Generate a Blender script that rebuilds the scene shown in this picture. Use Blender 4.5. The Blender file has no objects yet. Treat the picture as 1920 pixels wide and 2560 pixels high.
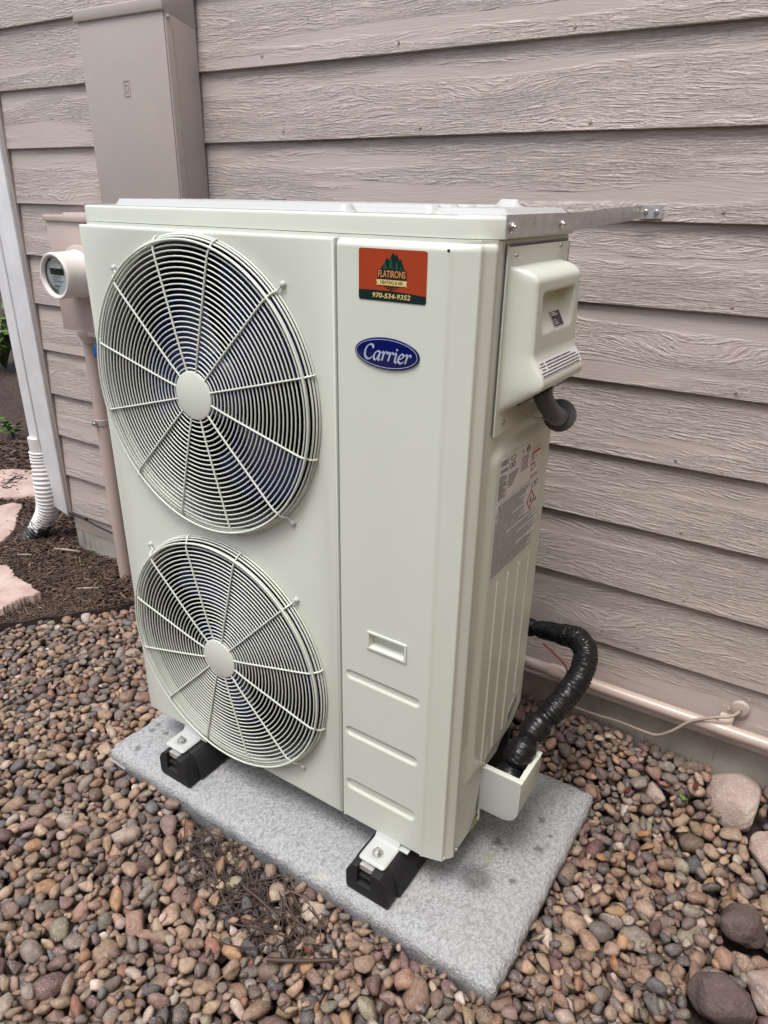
import bpy, bmesh, math, random
import numpy as np
from mathutils import Vector, Matrix
from math import radians as R, sin, cos, pi

random.seed(7)
rng = np.random.default_rng(11)
S = bpy.context.scene
COL = S.collection

# ------------------------------------------------------------------ camera
yaw, pitch, roll = 0.57828, 0.41907, 0.01473
cyw, syw, cp, sp = cos(yaw), sin(yaw), cos(pitch), sin(pitch)
fwd = Vector((-syw*cp, cyw*cp, -sp)); r0 = Vector((cyw, syw, 0)); u0 = r0.cross(fwd)
rt = cos(roll)*r0 + sin(roll)*u0; up = -sin(roll)*r0 + cos(roll)*u0
cam_d = bpy.data.cameras.new('camera'); cam = bpy.data.objects.new('camera', cam_d); COL.objects.link(cam)
CAM = Vector((1.4281, -0.9909, 1.3317))
m = Matrix((rt, up, -fwd)).transposed().to_4x4(); m.translation = CAM
cam.matrix_world = m
cam_d.sensor_fit = 'VERTICAL'; cam_d.sensor_height = 36.0; cam_d.lens = 1775.2/2560*36.0
cam_d.clip_start = 0.05; cam_d.clip_end = 500
S.camera = cam

# ------------------------------------------------------------------ light
SUN_EL, SUN_AZ = R(69), R(-92)      # azimuth measured from +x, counter-clockwise
w = bpy.data.worlds.new('World'); S.world = w; w.use_nodes = True
nt = w.node_tree; nt.nodes.clear()
sky = nt.nodes.new('ShaderNodeTexSky'); sky.sky_type = 'NISHITA'; sky.sun_disc = False
sky.sun_elevation = SUN_EL; sky.sun_rotation = pi/2 - SUN_AZ
sky.air_density = 1.0; sky.dust_density = 4.0; sky.ozone_density = 1.0
hs = nt.nodes.new('ShaderNodeHueSaturation'); hs.inputs['Saturation'].default_value = 0.62
bgn = nt.nodes.new('ShaderNodeBackground'); bgn.inputs['Strength'].default_value = 0.15
ow = nt.nodes.new('ShaderNodeOutputWorld')
nt.links.new(sky.outputs[0], hs.inputs['Color']); nt.links.new(hs.outputs[0], bgn.inputs[0]); nt.links.new(bgn.outputs[0], ow.inputs[0])
sun_d = bpy.data.lights.new('sun', 'SUN'); sun_d.energy = 1.5; sun_d.angle = R(22); sun_d.color = (1.0, 0.97, 0.93)
sun = bpy.data.objects.new('sun', sun_d); COL.objects.link(sun)
sd = Vector((cos(SUN_EL)*cos(SUN_AZ), cos(SUN_EL)*sin(SUN_AZ), sin(SUN_EL)))
sun.rotation_euler = sd.to_track_quat('Z', 'Y').to_euler(); sun.location = (0, -3, 5)
S.view_settings.view_transform = 'Standard'; S.view_settings.look = 'None'
S.view_settings.exposure = 0.62; S.view_settings.gamma = 1.0; S.view_settings.use_curve_mapping = False

# ------------------------------------------------------------------ node helpers
class NT:
    def __init__(s, name):
        s.m = bpy.data.materials.new(name); s.m.use_nodes = True; s.t = s.m.node_tree; s.t.nodes.clear()
        s.out = s.n('ShaderNodeOutputMaterial'); s.b = s.n('ShaderNodeBsdfPrincipled')
        s.l(s.b.outputs[0], s.out.inputs[0])
    def n(s, t, **k):
        x = s.t.nodes.new(t)
        for a, v in k.items(): setattr(x, a, v)
        return x
    def l(s, a, b): s.t.links.new(a, b)
    def sv(s, sock, v):
        if hasattr(v, 'node'): s.l(v, sock)
        else:
            if isinstance(v, (tuple, list)) and len(v) == 3 and sock.type == 'RGBA': v = (*v, 1)
            sock.default_value = v
    def coord(s, k='Object'): return s.n('ShaderNodeTexCoord').outputs[k]
    def geo(s, k='Position'): return s.n('ShaderNodeNewGeometry').outputs[k]
    def map(s, v, scale=(1,1,1), loc=(0,0,0), rot=(0,0,0)):
        x = s.n('ShaderNodeMapping'); s.sv(x.inputs[0], v); s.sv(x.inputs[1], loc); s.sv(x.inputs[2], rot); s.sv(x.inputs[3], scale); return x.outputs[0]
    def noise(s, v, sc, det=3, rough=.5, dist=0, out=0):
        x = s.n('ShaderNodeTexNoise'); s.sv(x.inputs['Vector'], v); s.sv(x.inputs['Scale'], sc); s.sv(x.inputs['Detail'], det); s.sv(x.inputs['Roughness'], rough); s.sv(x.inputs['Distortion'], dist); return x.outputs[out]
    def voro(s, v, sc, feat='F1', out='Distance', rnd=1.0):
        x = s.n('ShaderNodeTexVoronoi', feature=feat); s.sv(x.inputs['Vector'], v); s.sv(x.inputs['Scale'], sc); s.sv(x.inputs['Randomness'], rnd); return x.outputs[out]
    def math(s, op, a, b=0.0, c=0.0, clamp=False):
        x = s.n('ShaderNodeMath', operation=op, use_clamp=clamp); s.sv(x.inputs[0], a); s.sv(x.inputs[1], b); s.sv(x.inputs[2], c); return x.outputs[0]
    def vm(s, op, a, b=(0,0,0), out=0):
        x = s.n('ShaderNodeVectorMath', operation=op); s.sv(x.inputs[0], a); s.sv(x.inputs[1], b); return x.outputs[out]
    def sep(s, v): x = s.n('ShaderNodeSeparateXYZ'); s.sv(x.inputs[0], v); return x.outputs
    def comb(s, a, b, c):
        x = s.n('ShaderNodeCombineXYZ'); s.sv(x.inputs[0], a); s.sv(x.inputs[1], b); s.sv(x.inputs[2], c); return x.outputs[0]
    def ramp(s, f, stops, interp='LINEAR'):
        x = s.n('ShaderNodeValToRGB'); x.color_ramp.interpolation = interp; s.sv(x.inputs[0], f); e = x.color_ramp.elements
        while len(e) < len(stops): e.new(0.5)
        for i, (p, c) in enumerate(stops):
            e[i].position = p; e[i].color = (c, c, c, 1) if isinstance(c, (int, float)) else (*c, 1)
        return x.outputs[0]
    def rng(s, v, a, b, c=0.0, d=1.0, smooth=False):
        x = s.n('ShaderNodeMapRange'); x.clamp = True
        if smooth: x.interpolation_type = 'SMOOTHSTEP'
        s.sv(x.inputs[0], v); s.sv(x.inputs[1], a); s.sv(x.inputs[2], b); s.sv(x.inputs[3], c); s.sv(x.inputs[4], d); return x.outputs[0]
    def mix(s, f, a, b, mode='MIX'):
        x = s.n('ShaderNodeMix', data_type='RGBA', blend_type=mode); s.sv(x.inputs[0], f); s.sv(x.inputs[6], a); s.sv(x.inputs[7], b); return x.outputs[2]
    def bump(s, h, dist=.001, st=1.0, nrm=None):
        x = s.n('ShaderNodeBump'); s.sv(x.inputs['Height'], h); s.sv(x.inputs['Distance'], dist); s.sv(x.inputs['Strength'], st)
        if nrm: s.l(nrm, x.inputs['Normal'])
        return x.outputs[0]
    def fin(s, col=None, rough=None, metal=None, nrm=None, spec=None, coat=None):
        b = s.b.inputs
        if col is not None: s.sv(b['Base Color'], col)
        if rough is not None: s.sv(b['Roughness'], rough)
        if metal is not None: s.sv(b['Metallic'], metal)
        if spec is not None: s.sv(b['Specular IOR Level'], spec)
        if coat is not None: s.sv(b['Coat Weight'], coat); b['Coat Roughness'].default_value = .08
        if nrm is not None: s.l(nrm, b['Normal'])
        return s.m

def plain(name, col, rough=.5, metal=0.0, var=.06, sc=14, bump=0.0, bsc=300, spec=.5, coat=None):
    t = NT(name); v = t.coord()
    n = t.noise(v, sc, 4, .6)
    lo = tuple(c*(1-var) for c in col); hi = tuple(min(1, c*(1+var)) for c in col)
    c = t.mix(t.rng(n, .3, .7), lo, hi)
    rr = t.rng(t.noise(v, sc*2.3, 3), .3, .7, rough*.85, min(1, rough*1.15))
    nr = t.bump(t.noise(v, bsc, 3), .001, bump) if bump else None
    return t.fin(c, rr, metal, nr, spec, coat)

M = {}
t = NT('cream_enamel'); v = t.coord(); n1 = t.noise(t.map(v, (3, 3, 1.2)), 1, 4, .6); n2 = t.voro(v, 70); ec = t.mix(t.rng(n1, .35, .7), (.64, .672, .60), (.605, .636, .566)); ec = t.mix(t.rng(n2, .035, .06, .35, 0), ec, (.30, .28, .23)); M['enamel'] = t.fin(ec, .30, 0, t.bump(t.noise(v, 420, 2), .0003, .12), .5)
t = NT('white_enamel'); M['enamel_white'] = t.fin((.46, .475, .465), .26, 0, None, .5)
M['gray_strip'] = plain('pale_strip', (.56, .56, .55), .3, var=.01)
M['navy'] = plain('navy_plastic', (.010, .015, .10), .25, var=.1)
M['black'] = plain('black_plastic', (.012, .012, .013), .5, var=.2)
M['rubber'] = plain('black_rubber', (.008, .008, .010), .7, var=.25, sc=60, bump=.25, bsc=700)
M['coil'] = plain('dark_coil', (.02, .02, .022), .5, .3)
M['fan_grey'] = plain('grey_motor', (.09, .09, .1), .5)
M['taupe_flat'] = plain('taupe_box_paint', (.375, .32, .292), .45, var=.04, sc=6, bump=.08, bsc=500)
M['taupe_pipe'] = plain('taupe_pipe_paint', (.47, .38, .34), .35, var=.05, sc=10, coat=.15)
M['meter_white'] = plain('meter_white', (.72, .68, .64), .35, var=.02)
M['meter_grey'] = plain('meter_dial', (.5, .55, .55), .2, var=.05)
M['lcd'] = plain('lcd_dark', (.02, .028, .02), .15)
M['dial_shade'] = plain('meter_shadow', (.05, .06, .06), .15)  # dark tone for the shade painted on the meter dial
M['blue'] = plain('blue_plastic', (.01, .13, .33), .4)
M['zinc'] = plain('zinc_screw', (.55, .55, .52), .28, .9, var=.15, sc=90)
M['tape'] = None
M['ink'] = plain('black_print', (.035, .035, .04), .5)
M['ink_soft'] = plain('grey_print', (.16, .16, .17), .5)
M['red_ink'] = plain('red_print', (.45, .03, .05), .5)
M['label'] = plain('white_label', (.74, .73, .73), .35, var=.02)
M['sticker_red'] = plain('orange_red_vinyl', (.36, .045, .012), .35, var=.03)
M['sticker_green'] = plain('dark_green_vinyl', (.003, .018, .016), .35, var=.03)
M['mid_green'] = plain('green_print', (.02, .09, .05), .4)
M['gold'] = plain('cream_print', (.72, .55, .22), .45)
M['orange_print'] = plain('orange_print', (.62, .25, .07), .45)
M['badge_blue'] = plain('badge_blue', (.001, .004, .085), .25, var=.05)
M['badge_white'] = plain('badge_print', (.36, .42, .56), .3)
M['cord_black'] = plain('black_cord', (.015, .015, .017), .5)
M['cord_tan'] = plain('tan_cord', (.36, .29, .24), .45)
M['cord_red'] = plain('copper_red_cord', (.28, .09, .07), .4)
M['conduit_grey'] = plain('grey_conduit', (.085, .09, .095), .42, var=.1)
M['edging'] = plain('edging_brown', (.045, .03, .024), .7, var=.3)
M['fence'] = plain('bounce_fence_tan', (.46, .29, .07), .7, var=.2, sc=6)  # tan picked for the warm bounce of the added fence
M['unseen_hedge'] = plain('unseen_hedge_foliage', (.045, .075, .028), .6, var=.5, sc=2)  # foliage of the added evergreens, kept dark for reflections
M['shroud'] = plain('grey_fan_shroud', (.055, .058, .055), .25, var=.03)
M['plastic_film'] = plain('yellow_tag', (.35, .38, .08), .4)

# galvanised strap
t = NT('galvanised_steel'); v = t.coord()
n1 = t.noise(v, 40, 5, .65); n2 = t.noise(t.map(v, (260, 18, 260)), 1, 3)
M['galv'] = t.fin(t.ramp(n1, [(.3, (.50, .49, .48)), (.55, (.60, .60, .60)), (.75, (.72, .73, .74))]), t.rng(n1, .3, .7, .25, .42), .6, t.bump(n2, .0006, .5))
# black insulation tape
t = NT('black_wrapped_insulation'); v = t.coord()
n1 = t.noise(v, 70, 4, .6); n2 = t.voro(v, 90, 'SMOOTH_F1')
M['tape'] = t.fin((.0085, .0085, .010), t.rng(n1, .3, .7, .18, .46), 0, t.bump(t.math('ADD', n1, t.math('MULTIPLY', n2, .5)), .0022, .5))
# white painted trim
t = NT('white_trim_paint'); v = t.coord()
n1 = t.noise(v, 9, 5, .6); n2 = t.noise(v, 130, 4, .6); spk = t.voro(v, 26)
c = t.mix(t.rng(spk, .03, .06, 1, 0), t.mix(t.rng(n1, .4, .7), (.70, .71, .72), (.80, .81, .82)), (.34, .33, .32))
M['trim'] = t.fin(c, .5, 0, t.bump(n2, .001, .5))
# corrugated downspout hose: white paint worn to black in the grooves and low end
t = NT('worn_white_hose'); v = t.coord(); z = t.sep(v)[2]
n1 = t.noise(v, 40, 4, .7)
f = t.math('ADD', t.rng(z, -.02, .16, 1, 0), t.math('MULTIPLY', t.math('SUBTRACT', n1, .5), 1.6))
M['hose'] = t.fin(t.mix(t.rng(f, .45, .62), (.62, .61, .61), (.02, .02, .022)), .5)

# siding: embossed cedar grain
t = NT('taupe_cedar_grain_siding')
oi = t.n('ShaderNodeObjectInfo').outputs['Random']
v = t.coord(); x, y, z = t.sep(v)
xs = t.math('ADD', x, t.math('MULTIPLY', oi, 137.0))
zo = t.math('ADD', z, t.math('MULTIPLY', oi, 31.0))
p = t.comb(xs, 0.0, zo)
warp = t.noise(t.map(p, (1.3, 1, 5.5)), 1.0, 3, .5)
warp2 = t.noise(t.map(p, (4.5, 1, 26)), 1.0, 3, .6)
kn = t.n('ShaderNodeTexVoronoi', feature='F1'); t.sv(kn.inputs['Vector'], t.map(p, (1.5, 1, 5.0))); kn.inputs['Scale'].default_value = 1.0
kd = kn.outputs['Distance']
kb = t.math('POWER', 2.718, t.math('MULTIPLY', t.math('MULTIPLY', kd, kd), -26.0))
fld = t.math('ADD', t.math('MULTIPLY', zo, 150.0), t.math('ADD', t.math('MULTIPLY', warp, 17.0), t.math('ADD', t.math('MULTIPLY', warp2, 2.2), t.math('MULTIPLY', kb, 6.0))))
g1 = t.noise(t.comb(t.math('MULTIPLY', xs, 9.0), 0.0, t.math('MULTIPLY', fld, .8)), 1.0, 4, .66)
g2 = t.noise(t.comb(t.math('MULTIPLY', xs, 30.0), 3.0, t.math('MULTIPLY', fld, 1.7)), 1.0, 2, .6)
ridge = t.math('ABSOLUTE', t.math('SUBTRACT', g1, .5))
flat = t.rng(t.noise(t.map(p, (1.1, 1, 15)), 1.0, 2, .5), .50, .60, 1.0, .10, True)
h = t.math('MULTIPLY', t.math('ADD', t.rng(ridge, .0, .16, 0, 1), t.math('MULTIPLY', g2, .45)), flat)
big = t.noise(t.map(p, (2, 1, 6)), 1.0, 3)
col = t.mix(t.rng(big, .3, .7), (.455, .39, .36), (.50, .435, .405))
col = t.mix(t.rng(h, .0, .30, .10, 0), col, (.26, .21, .19))
spots = t.rng(t.voro(p, 2.1), .012, .018, 1, 0)
col = t.mix(spots, col, (.06, .045, .04))
M['siding'] = t.fin(col, .46, 0, t.bump(h, .0025, 1.0), .4)

# foundation
t = NT('foundation_concrete'); v = t.coord(); x, y, z = t.sep(v)
n1 = t.noise(v, 6, 6, .65); n2 = t.noise(v, 120, 4, .6)
c = t.ramp(n1, [(.3, (.23, .215, .19)), (.5, (.33, .31, .275)), (.72, (.40, .38, .34))])
cr = t.rng(t.noise(t.map(v, (40, 1, 4)), 1, 4), .62, .66)
c = t.mix(t.math('MULTIPLY', cr, .6), c, (.14, .12, .11))
M['foundation'] = t.fin(c, .85, 0, t.bump(t.math('ADD', n1, t.math('MULTIPLY', n2, .3)), .004, .6), .3)
# equipment pad
t = NT('textured_concrete_pad'); v = t.coord()
dv = t.vm('ADD', v, t.vm('MULTIPLY', t.noise(v, 60, 2, .5, out=1), (.012, .012, .012)))
b1 = t.voro(t.map(dv, (170, 115, 170), rot=(0, 0, .5)), 1.0, 'SMOOTH_F1'); b2 = t.noise(v, 230, 3, .55); b3 = t.noise(v, 5, 4)
hgt = t.math('ADD', t.math('MULTIPLY', b1, -.8), t.math('MULTIPLY', b2, .9))
c = t.mix(t.rng(hgt, -.22, .42), (.20, .207, .216), (.45, .463, .48))
c = t.mix(t.rng(b3, .35, .7, 0, .35), c, (.37, .365, .35))
stf = None
for (sx, sy, sr) in [(.988, .092, .048), (.987, .212, .016), (1.05, .335, .011), (1.078, .247, .013), (1.088, .30, .007), (1.012, .2, .006), (-.015, .004, .012), (.011, -.067, .011), (-.02, .03, .011), (.03, .02, .01), (.91, .03, .006), (1.06, .13, .008)]:
    d = t.vm('DISTANCE', t.vm('ADD', v, t.vm('MULTIPLY', t.noise(v, 70, 2, .5, out=1), (.02, .02, 0))), (sx - .53 + .01, sy - .19 + .01, 0.0), out=1)
    s_ = t.rng(d, sr*.35, sr*1.15, .62, 0, True)
    stf = s_ if stf is None else t.math('MAXIMUM', stf, s_)
c = t.mix(stf, c, (.035, .038, .036))
for (sx, sy, sr, cc) in [(.99, .155, .03, (.27, .30, .14)), (.69, -.1, .025, (.5, .5, .42))]:
    d = t.vm('DISTANCE', v, (sx - .53, sy - .19, 0.0), out=1)
    c = t.mix(t.rng(d, 0, sr, .5, 0, True), c, cc)
M['pad'] = t.fin(c, .62, 0, t.bump(hgt, .0035, 1.0), .5)
# soil, mulch, flagstone
t = NT('dark_soil'); v = t.coord(); n1 = t.noise(v, 60, 6, .7)
M['soil'] = t.fin(t.ramp(n1, [(.35, (.012, .008, .006)), (.65, (.05, .034, .026))]), .9, 0, t.bump(n1, .01, 1.0))
t = NT('shredded_mulch_bed'); v = t.coord('Object'); n1 = t.noise(t.map(v, (30, 30, 30)), 1, 6, .8); n2 = t.voro(t.map(v, (70, 30, 50)), 1)
mc_ = t.ramp(n1, [(.35, (.02, .011, .008)), (.5, (.055, .03, .021)), (.68, (.13, .075, .05))])
gx_, gy_, gz_ = t.sep(v); sd_ = t.math('SUBTRACT', t.math('MULTIPLY', t.math('ADD', gx_, 1.021), .8), t.math('MULTIPLY', t.math('SUBTRACT', gy_, .034), .6))
vg = t.n('ShaderNodeTexVoronoi'); t.sv(vg.inputs['Vector'], v); vg.inputs['Scale'].default_value = 28
gc_ = t.mix(t.rng(vg.outputs['Distance'], .3, .75), t.mix(.6, (.33, .26, .21), vg.outputs['Color']), (.05, .04, .035)); gc_ = t.mix(.55, gc_, (.30, .25, .21))
M['mulchbed'] = t.fin(t.mix(t.rng(sd_, -.02, .02), mc_, gc_), .9, 0, t.bump(t.math('ADD', n1, n2), .02, 1.0))
t = NT('mulch_shreds'); rp = t.geo('Random Per Island'); v = t.coord(); n1 = t.noise(t.map(v, (120, 120, 120)), 1, 3)
c = t.ramp(rp, [(0, (.022, .013, .009)), (.45, (.055, .031, .022)), (.75, (.10, .058, .04)), (.93, (.17, .11, .08)), (1, (.30, .22, .16))])
M['mulch'] = t.fin(t.mix(.35, c, t.mix(n1, (.02, .012, .01), (.14, .09, .06))), .85)
t = NT('twig_bark'); rp = t.geo('Random Per Island')
M['twig'] = t.fin(t.ramp(rp, [(0, (.022, .014, .012)), (.6, (.06, .04, .034)), (1, (.13, .095, .075))]), .8)
t = NT('pink_sandstone'); v = t.coord(); n1 = t.noise(v, 7, 6, .65); n2 = t.noise(v, 60, 5, .6)
M['flag'] = t.fin(t.ramp(n1, [(.3, (.31, .21, .175)), (.5, (.44, .325, .285)), (.7, (.54, .43, .38))]), .8, 0, t.bump(t.math('ADD', n1, t.math('MULTIPLY', n2, .4)), .012, .8))
t = NT('dry_leaf'); v = t.coord()
M['leaf'] = t.fin(t.mix(t.noise(v, 90, 3), (.20, .075, .03), (.36, .19, .09)), .6)
M['leaf_red'] = plain('red_brown_leaf', (.13, .04, .025), .5, var=.3, sc=80)
M['leaf_green'] = plain('green_leaf', (.07, .14, .022), .5, var=.35, sc=30)
M['stem'] = plain('plant_stem', (.06, .07, .02), .7)

def stone_mat(name, src):
    t = NT(name)
    if src == 'attr': a = t.n('ShaderNodeAttribute'); a.attribute_name = 'tint'; base = a.outputs['Color']; rnd = t.geo('Random Per Island')
    else: o = t.n('ShaderNodeObjectInfo'); base = o.outputs['Color']; rnd = o.outputs['Random']
    v = t.vm('ADD', t.geo('Position'), t.vm('MULTIPLY', t.comb(rnd, rnd, rnd), (17., 31., 7.)))
    n1 = t.noise(v, 60, 6, .72, .5); n2 = t.noise(v, 330, 3, .6); sp_ = t.voro(v, 420); n3 = t.noise(v, 110, 4, .7)
    c = t.mix(1.0, base, t.ramp(n1, [(.30, .55), (.5, 1.0), (.70, 1.38)]), 'MULTIPLY')
    bandv = t.n('ShaderNodeTexWave'); bandv.wave_type = 'BANDS'; t.sv(bandv.inputs['Vector'], t.map(v, (1, 1, 1), rot=(.4, .9, .2))); bandv.inputs['Scale'].default_value = 26; bandv.inputs['Distortion'].default_value = 5; bandv.inputs['Detail'].default_value = 3
    c = t.mix(t.math('MULTIPLY', t.rng(rnd, .62, .7), t.rng(bandv.outputs[1], .55, .9, 0, .35)), c, t.mix(1.0, base, (.62, .55, .5), 'MULTIPLY'))
    grainy = t.rng(rnd, .12, .6, .55, .16)
    c = t.mix(t.math('MULTIPLY', t.rng(n2, .56, .66), grainy), c, (.55, .50, .46))
    c = t.mix(t.math('MULTIPLY', t.rng(sp_, .18, .3, 1, 0), grainy), c, (.07, .055, .05))
    hh = t.math('ADD', t.math('MULTIPLY', n3, .7), t.math('MULTIPLY', n2, .25))
    return t.fin(c, t.rng(rnd, 0, 1, .42, .68), 0, t.bump(hh, .0040, .9), .36)
M['stone'] = stone_mat('river_stone', 'attr')
M['stone_obj'] = stone_mat('river_pebble', 'obj')
t = NT('pink_granite'); v = t.coord(); n1 = t.noise(v, 9, 5, .6); n2 = t.noise(v, 130, 4, .75); sp_ = t.voro(v, 160)
c = t.ramp(n1, [(.3, (.33, .225, .195)), (.55, (.47, .37, .33)), (.75, (.50, .44, .37))])
c = t.mix(t.rng(n2, .52, .64, 0, .5), c, (.62, .56, .53)); c = t.mix(t.rng(sp_, .12, .25, .6, 0), c, (.12, .09, .085))
M['granite'] = t.fin(c, .7, 0, t.bump(t.math('ADD', n2, t.math('MULTIPLY', n1, 1.5)), .007, .8), .4)
t = NT('purple_grey_rock'); v = t.coord(); n1 = t.noise(v, 12, 5, .65); n2 = t.noise(v, 120, 4, .75)
c = t.ramp(n1, [(.3, (.085, .058, .052)), (.55, (.14, .10, .092)), (.75, (.20, .15, .135))]); c = t.mix(t.rng(n2, .5, .7, 0, .35), c, (.27, .215, .20)); vn = t.noise(t.map(v, (18, 30, 60)), 1, 5, .7); c = t.mix(t.rng(vn, .55, .62, 0, .5), c, (.06, .04, .038))
M['darkrock'] = t.fin(c, .75, 0, t.bump(t.math('ADD', n2, t.math('MULTIPLY', n1, 2.0)), .008, .9), .4)

# ------------------------------------------------------------------ object helpers
WA = 0.02826; WC, WS = cos(WA), sin(WA); YW = 0.6918
def W(s, off, z): return Vector((.5 + s*WC + off*WS, YW + s*WS - off*WC, z))
ORG = {}
def thing(name, label, cat, loc=(0, 0, 0), rz=0.0, group=None, org=None):
    o = bpy.data.objects.new(name, None); COL.objects.link(o); o.empty_display_size = .05
    o.location = loc; o.rotation_euler = (0, 0, rz); o['label'] = label; o['category'] = cat
    if group: o['group'] = group
    ORG[o] = Vector(org if org is not None else loc)
    return o
def wthing(name, label, cat, s, z, group=None):     # geometry under it is given in wall coordinates (s, -off, z)
    return thing(name, label, cat, W(s, 0, z), WA, group, (s, 0, z))
def tag(o, label, cat, group=None, kind=None):
    if label: o['label'] = label
    if cat: o['category'] = cat
    if group: o['group'] = group
    if kind: o['kind'] = kind
    return o
class MB:
    def __init__(s): s.v = []; s.f = []
    def add(s, vs, fs):
        k = len(s.v); s.v += [tuple(v) for v in vs]; s.f += [tuple(i + k for i in f) for f in fs]; return s
    def box(s, a, b):
        (x0, y0, z0), (x1, y1, z1) = a, b
        return s.add([(x0,y0,z0),(x1,y0,z0),(x1,y1,z0),(x0,y1,z0),(x0,y0,z1),(x1,y0,z1),(x1,y1,z1),(x0,y1,z1)],
                     [(0,3,2,1),(4,5,6,7),(0,1,5,4),(1,2,6,5),(2,3,7,6),(3,0,4,7)])
    def tube(s, pts, rad, n=10, cap=True):
        pts = [Vector(p) for p in pts]; N = len(pts); rad = rad if hasattr(rad, '__len__') else [rad]*N
        tn = [(pts[min(i+1, N-1)] - pts[max(i-1, 0)]).normalized() for i in range(N)]
        a = Vector((0, 0, 1)) if abs(tn[0].z) < .9 else Vector((1, 0, 0)); nr = tn[0].cross(a).normalized()
        vs = []
        for i in range(N):
            nr = (nr - tn[i]*nr.dot(tn[i])).normalized(); bn = tn[i].cross(nr)
            vs += [pts[i] + rad[i]*(nr*cos(2*pi*k/n) + bn*sin(2*pi*k/n)) for k in range(n)]
        fs = [(i*n+k, i*n+(k+1) % n, (i+1)*n+(k+1) % n, (i+1)*n+k) for i in range(N-1) for k in range(n)]
        if cap: fs += [tuple(range(n))[::-1], tuple((N-1)*n+k for k in range(n))]
        return s.add(vs, fs)
    def lathe(s, prof, c, axis='y', n=32, a0=0, a1=2*pi):   # prof: (r, h) along axis
        full = abs(a1-a0-2*pi) < 1e-6; m_ = n if full else n+1; vs = []
        for (r, h) in prof:
            for k in range(m_):
                a = a0 + (a1-a0)*k/n; u_, v_ = r*cos(a), r*sin(a)
                vs.append({'y': (c[0]+u_, c[1]+h, c[2]+v_), 'x': (c[0]+h, c[1]+u_, c[2]+v_), 'z': (c[0]+u_, c[1]+v_, c[2]+h)}[axis])
        fs = [(i*m_+k, i*m_+(k+1) % m_, (i+1)*m_+(k+1) % m_, (i+1)*m_+k) for i in range(len(prof)-1) for k in range(n)]
        return s.add(vs, fs)
    def build(s, name, mat, parent=None, smooth=False, bevel=0, seg=2, auto=None):
        me = bpy.data.meshes.new(name)
        o_ = ORG[parent] if parent in ORG else Vector((0, 0, 0))
        me.from_pydata([(v[0]-o_.x, v[1]-o_.y, v[2]-o_.z) for v in s.v], [], s.f)
        bm = bmesh.new(); bm.from_mesh(me); bmesh.ops.remove_doubles(bm, verts=bm.verts, dist=1e-6)
        bmesh.ops.recalc_face_normals(bm, faces=bm.faces)
        if bevel: bmesh.ops.bevel(bm, geom=[e for e in bm.edges if e.is_manifold and e.calc_face_angle(0) > .5], offset=bevel, segments=seg, affect='EDGES', profile=.5)
        bm.to_mesh(me); bm.free()
        return link(name, me, mat, parent, smooth or bevel > 0)
def link(name, me, mat, parent=None, smooth=False):
    me.materials.clear(); me.materials.append(M[mat] if isinstance(mat, str) else mat)
    if smooth:
        me.shade_smooth()
        try: me.set_sharp_from_angle(angle=R(40))
        except Exception: pass
    o = bpy.data.objects.new(name, me); COL.objects.link(o)
    if parent is not None:
        o.parent = parent; ORG[o] = ORG[parent].copy() if parent in ORG else Vector((0, 0, 0))
    else: ORG[o] = Vector((0, 0, 0))
    return o
def copyobj(o, parent, loc=None):
    c = o.copy(); COL.objects.link(c); c.parent = parent
    if loc is not None: c.location = loc
    return c
def centre(o):      # origin to the middle of the mesh
    me = o.data; n = len(me.vertices); a = np.empty(n*3, 'f'); me.vertices.foreach_get('co', a); a = a.reshape(-1, 3)
    c = Vector(((a.max(0)+a.min(0))/2).tolist()); me.transform(Matrix.Translation(-c)); o.location = o.location + c; ORG[o] = ORG[o] + c
    return o
# flat shapes from outlines (holes allowed); F maps (u, v, w) -> point, w out of the surface
def flat(outlines, thick, F, bevel=0.0):
    cu = bpy.data.curves.new('c', 'CURVE'); cu.dimensions = '2D'; cu.fill_mode = 'BOTH'; cu.extrude = max(thick/2 - bevel, 1e-5)
    cu.bevel_depth = bevel; cu.bevel_resolution = 2; cu.offset = -bevel
    for ol in outlines:
        sp_ = cu.splines.new('POLY'); sp_.points.add(len(ol)-1); sp_.use_cyclic_u = True
        for i, (a, b) in enumerate(ol): sp_.points[i].co = (a, b, 0, 1)
    ob = bpy.data.objects.new('c', cu); COL.objects.link(ob)
    dg = bpy.context.evaluated_depsgraph_get(); me = bpy.data.meshes.new_from_object(ob.evaluated_get(dg))
    mb = MB(); mb.add([F(v.co.x, v.co.y, v.co.z + thick/2) for v in me.vertices], [tuple(p_.vertices) for p_ in me.polygons])
    bpy.data.objects.remove(ob); bpy.data.curves.remove(cu); bpy.data.meshes.remove(me)
    return mb
def text(txt, size, F, thick=.0003, shear=0.0, off=0.0, ax='CENTER', width=None):
    cu = bpy.data.curves.new('t', 'FONT'); cu.body = txt; cu.size = size; cu.shear = shear; cu.offset = off; cu.align_x = ax; cu.align_y = 'CENTER'
    cu.extrude = thick/2; cu.resolution_u = 3
    ob = bpy.data.objects.new('t', cu); COL.objects.link(ob)
    dg = bpy.context.evaluated_depsgraph_get(); me = bpy.data.meshes.new_from_object(ob.evaluated_get(dg))
    k = 1.0
    if width:
        xs_ = [v.co.x for v in me.vertices]; k = width/(max(xs_)-min(xs_))
    mb = MB(); mb.add([F(v.co.x*k, v.co.y, v.co.z + thick/2) for v in me.vertices], [tuple(p_.vertices) for p_ in me.polygons])
    bpy.data.objects.remove(ob); bpy.data.curves.remove(cu); bpy.data.meshes.remove(me)
    return mb
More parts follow.
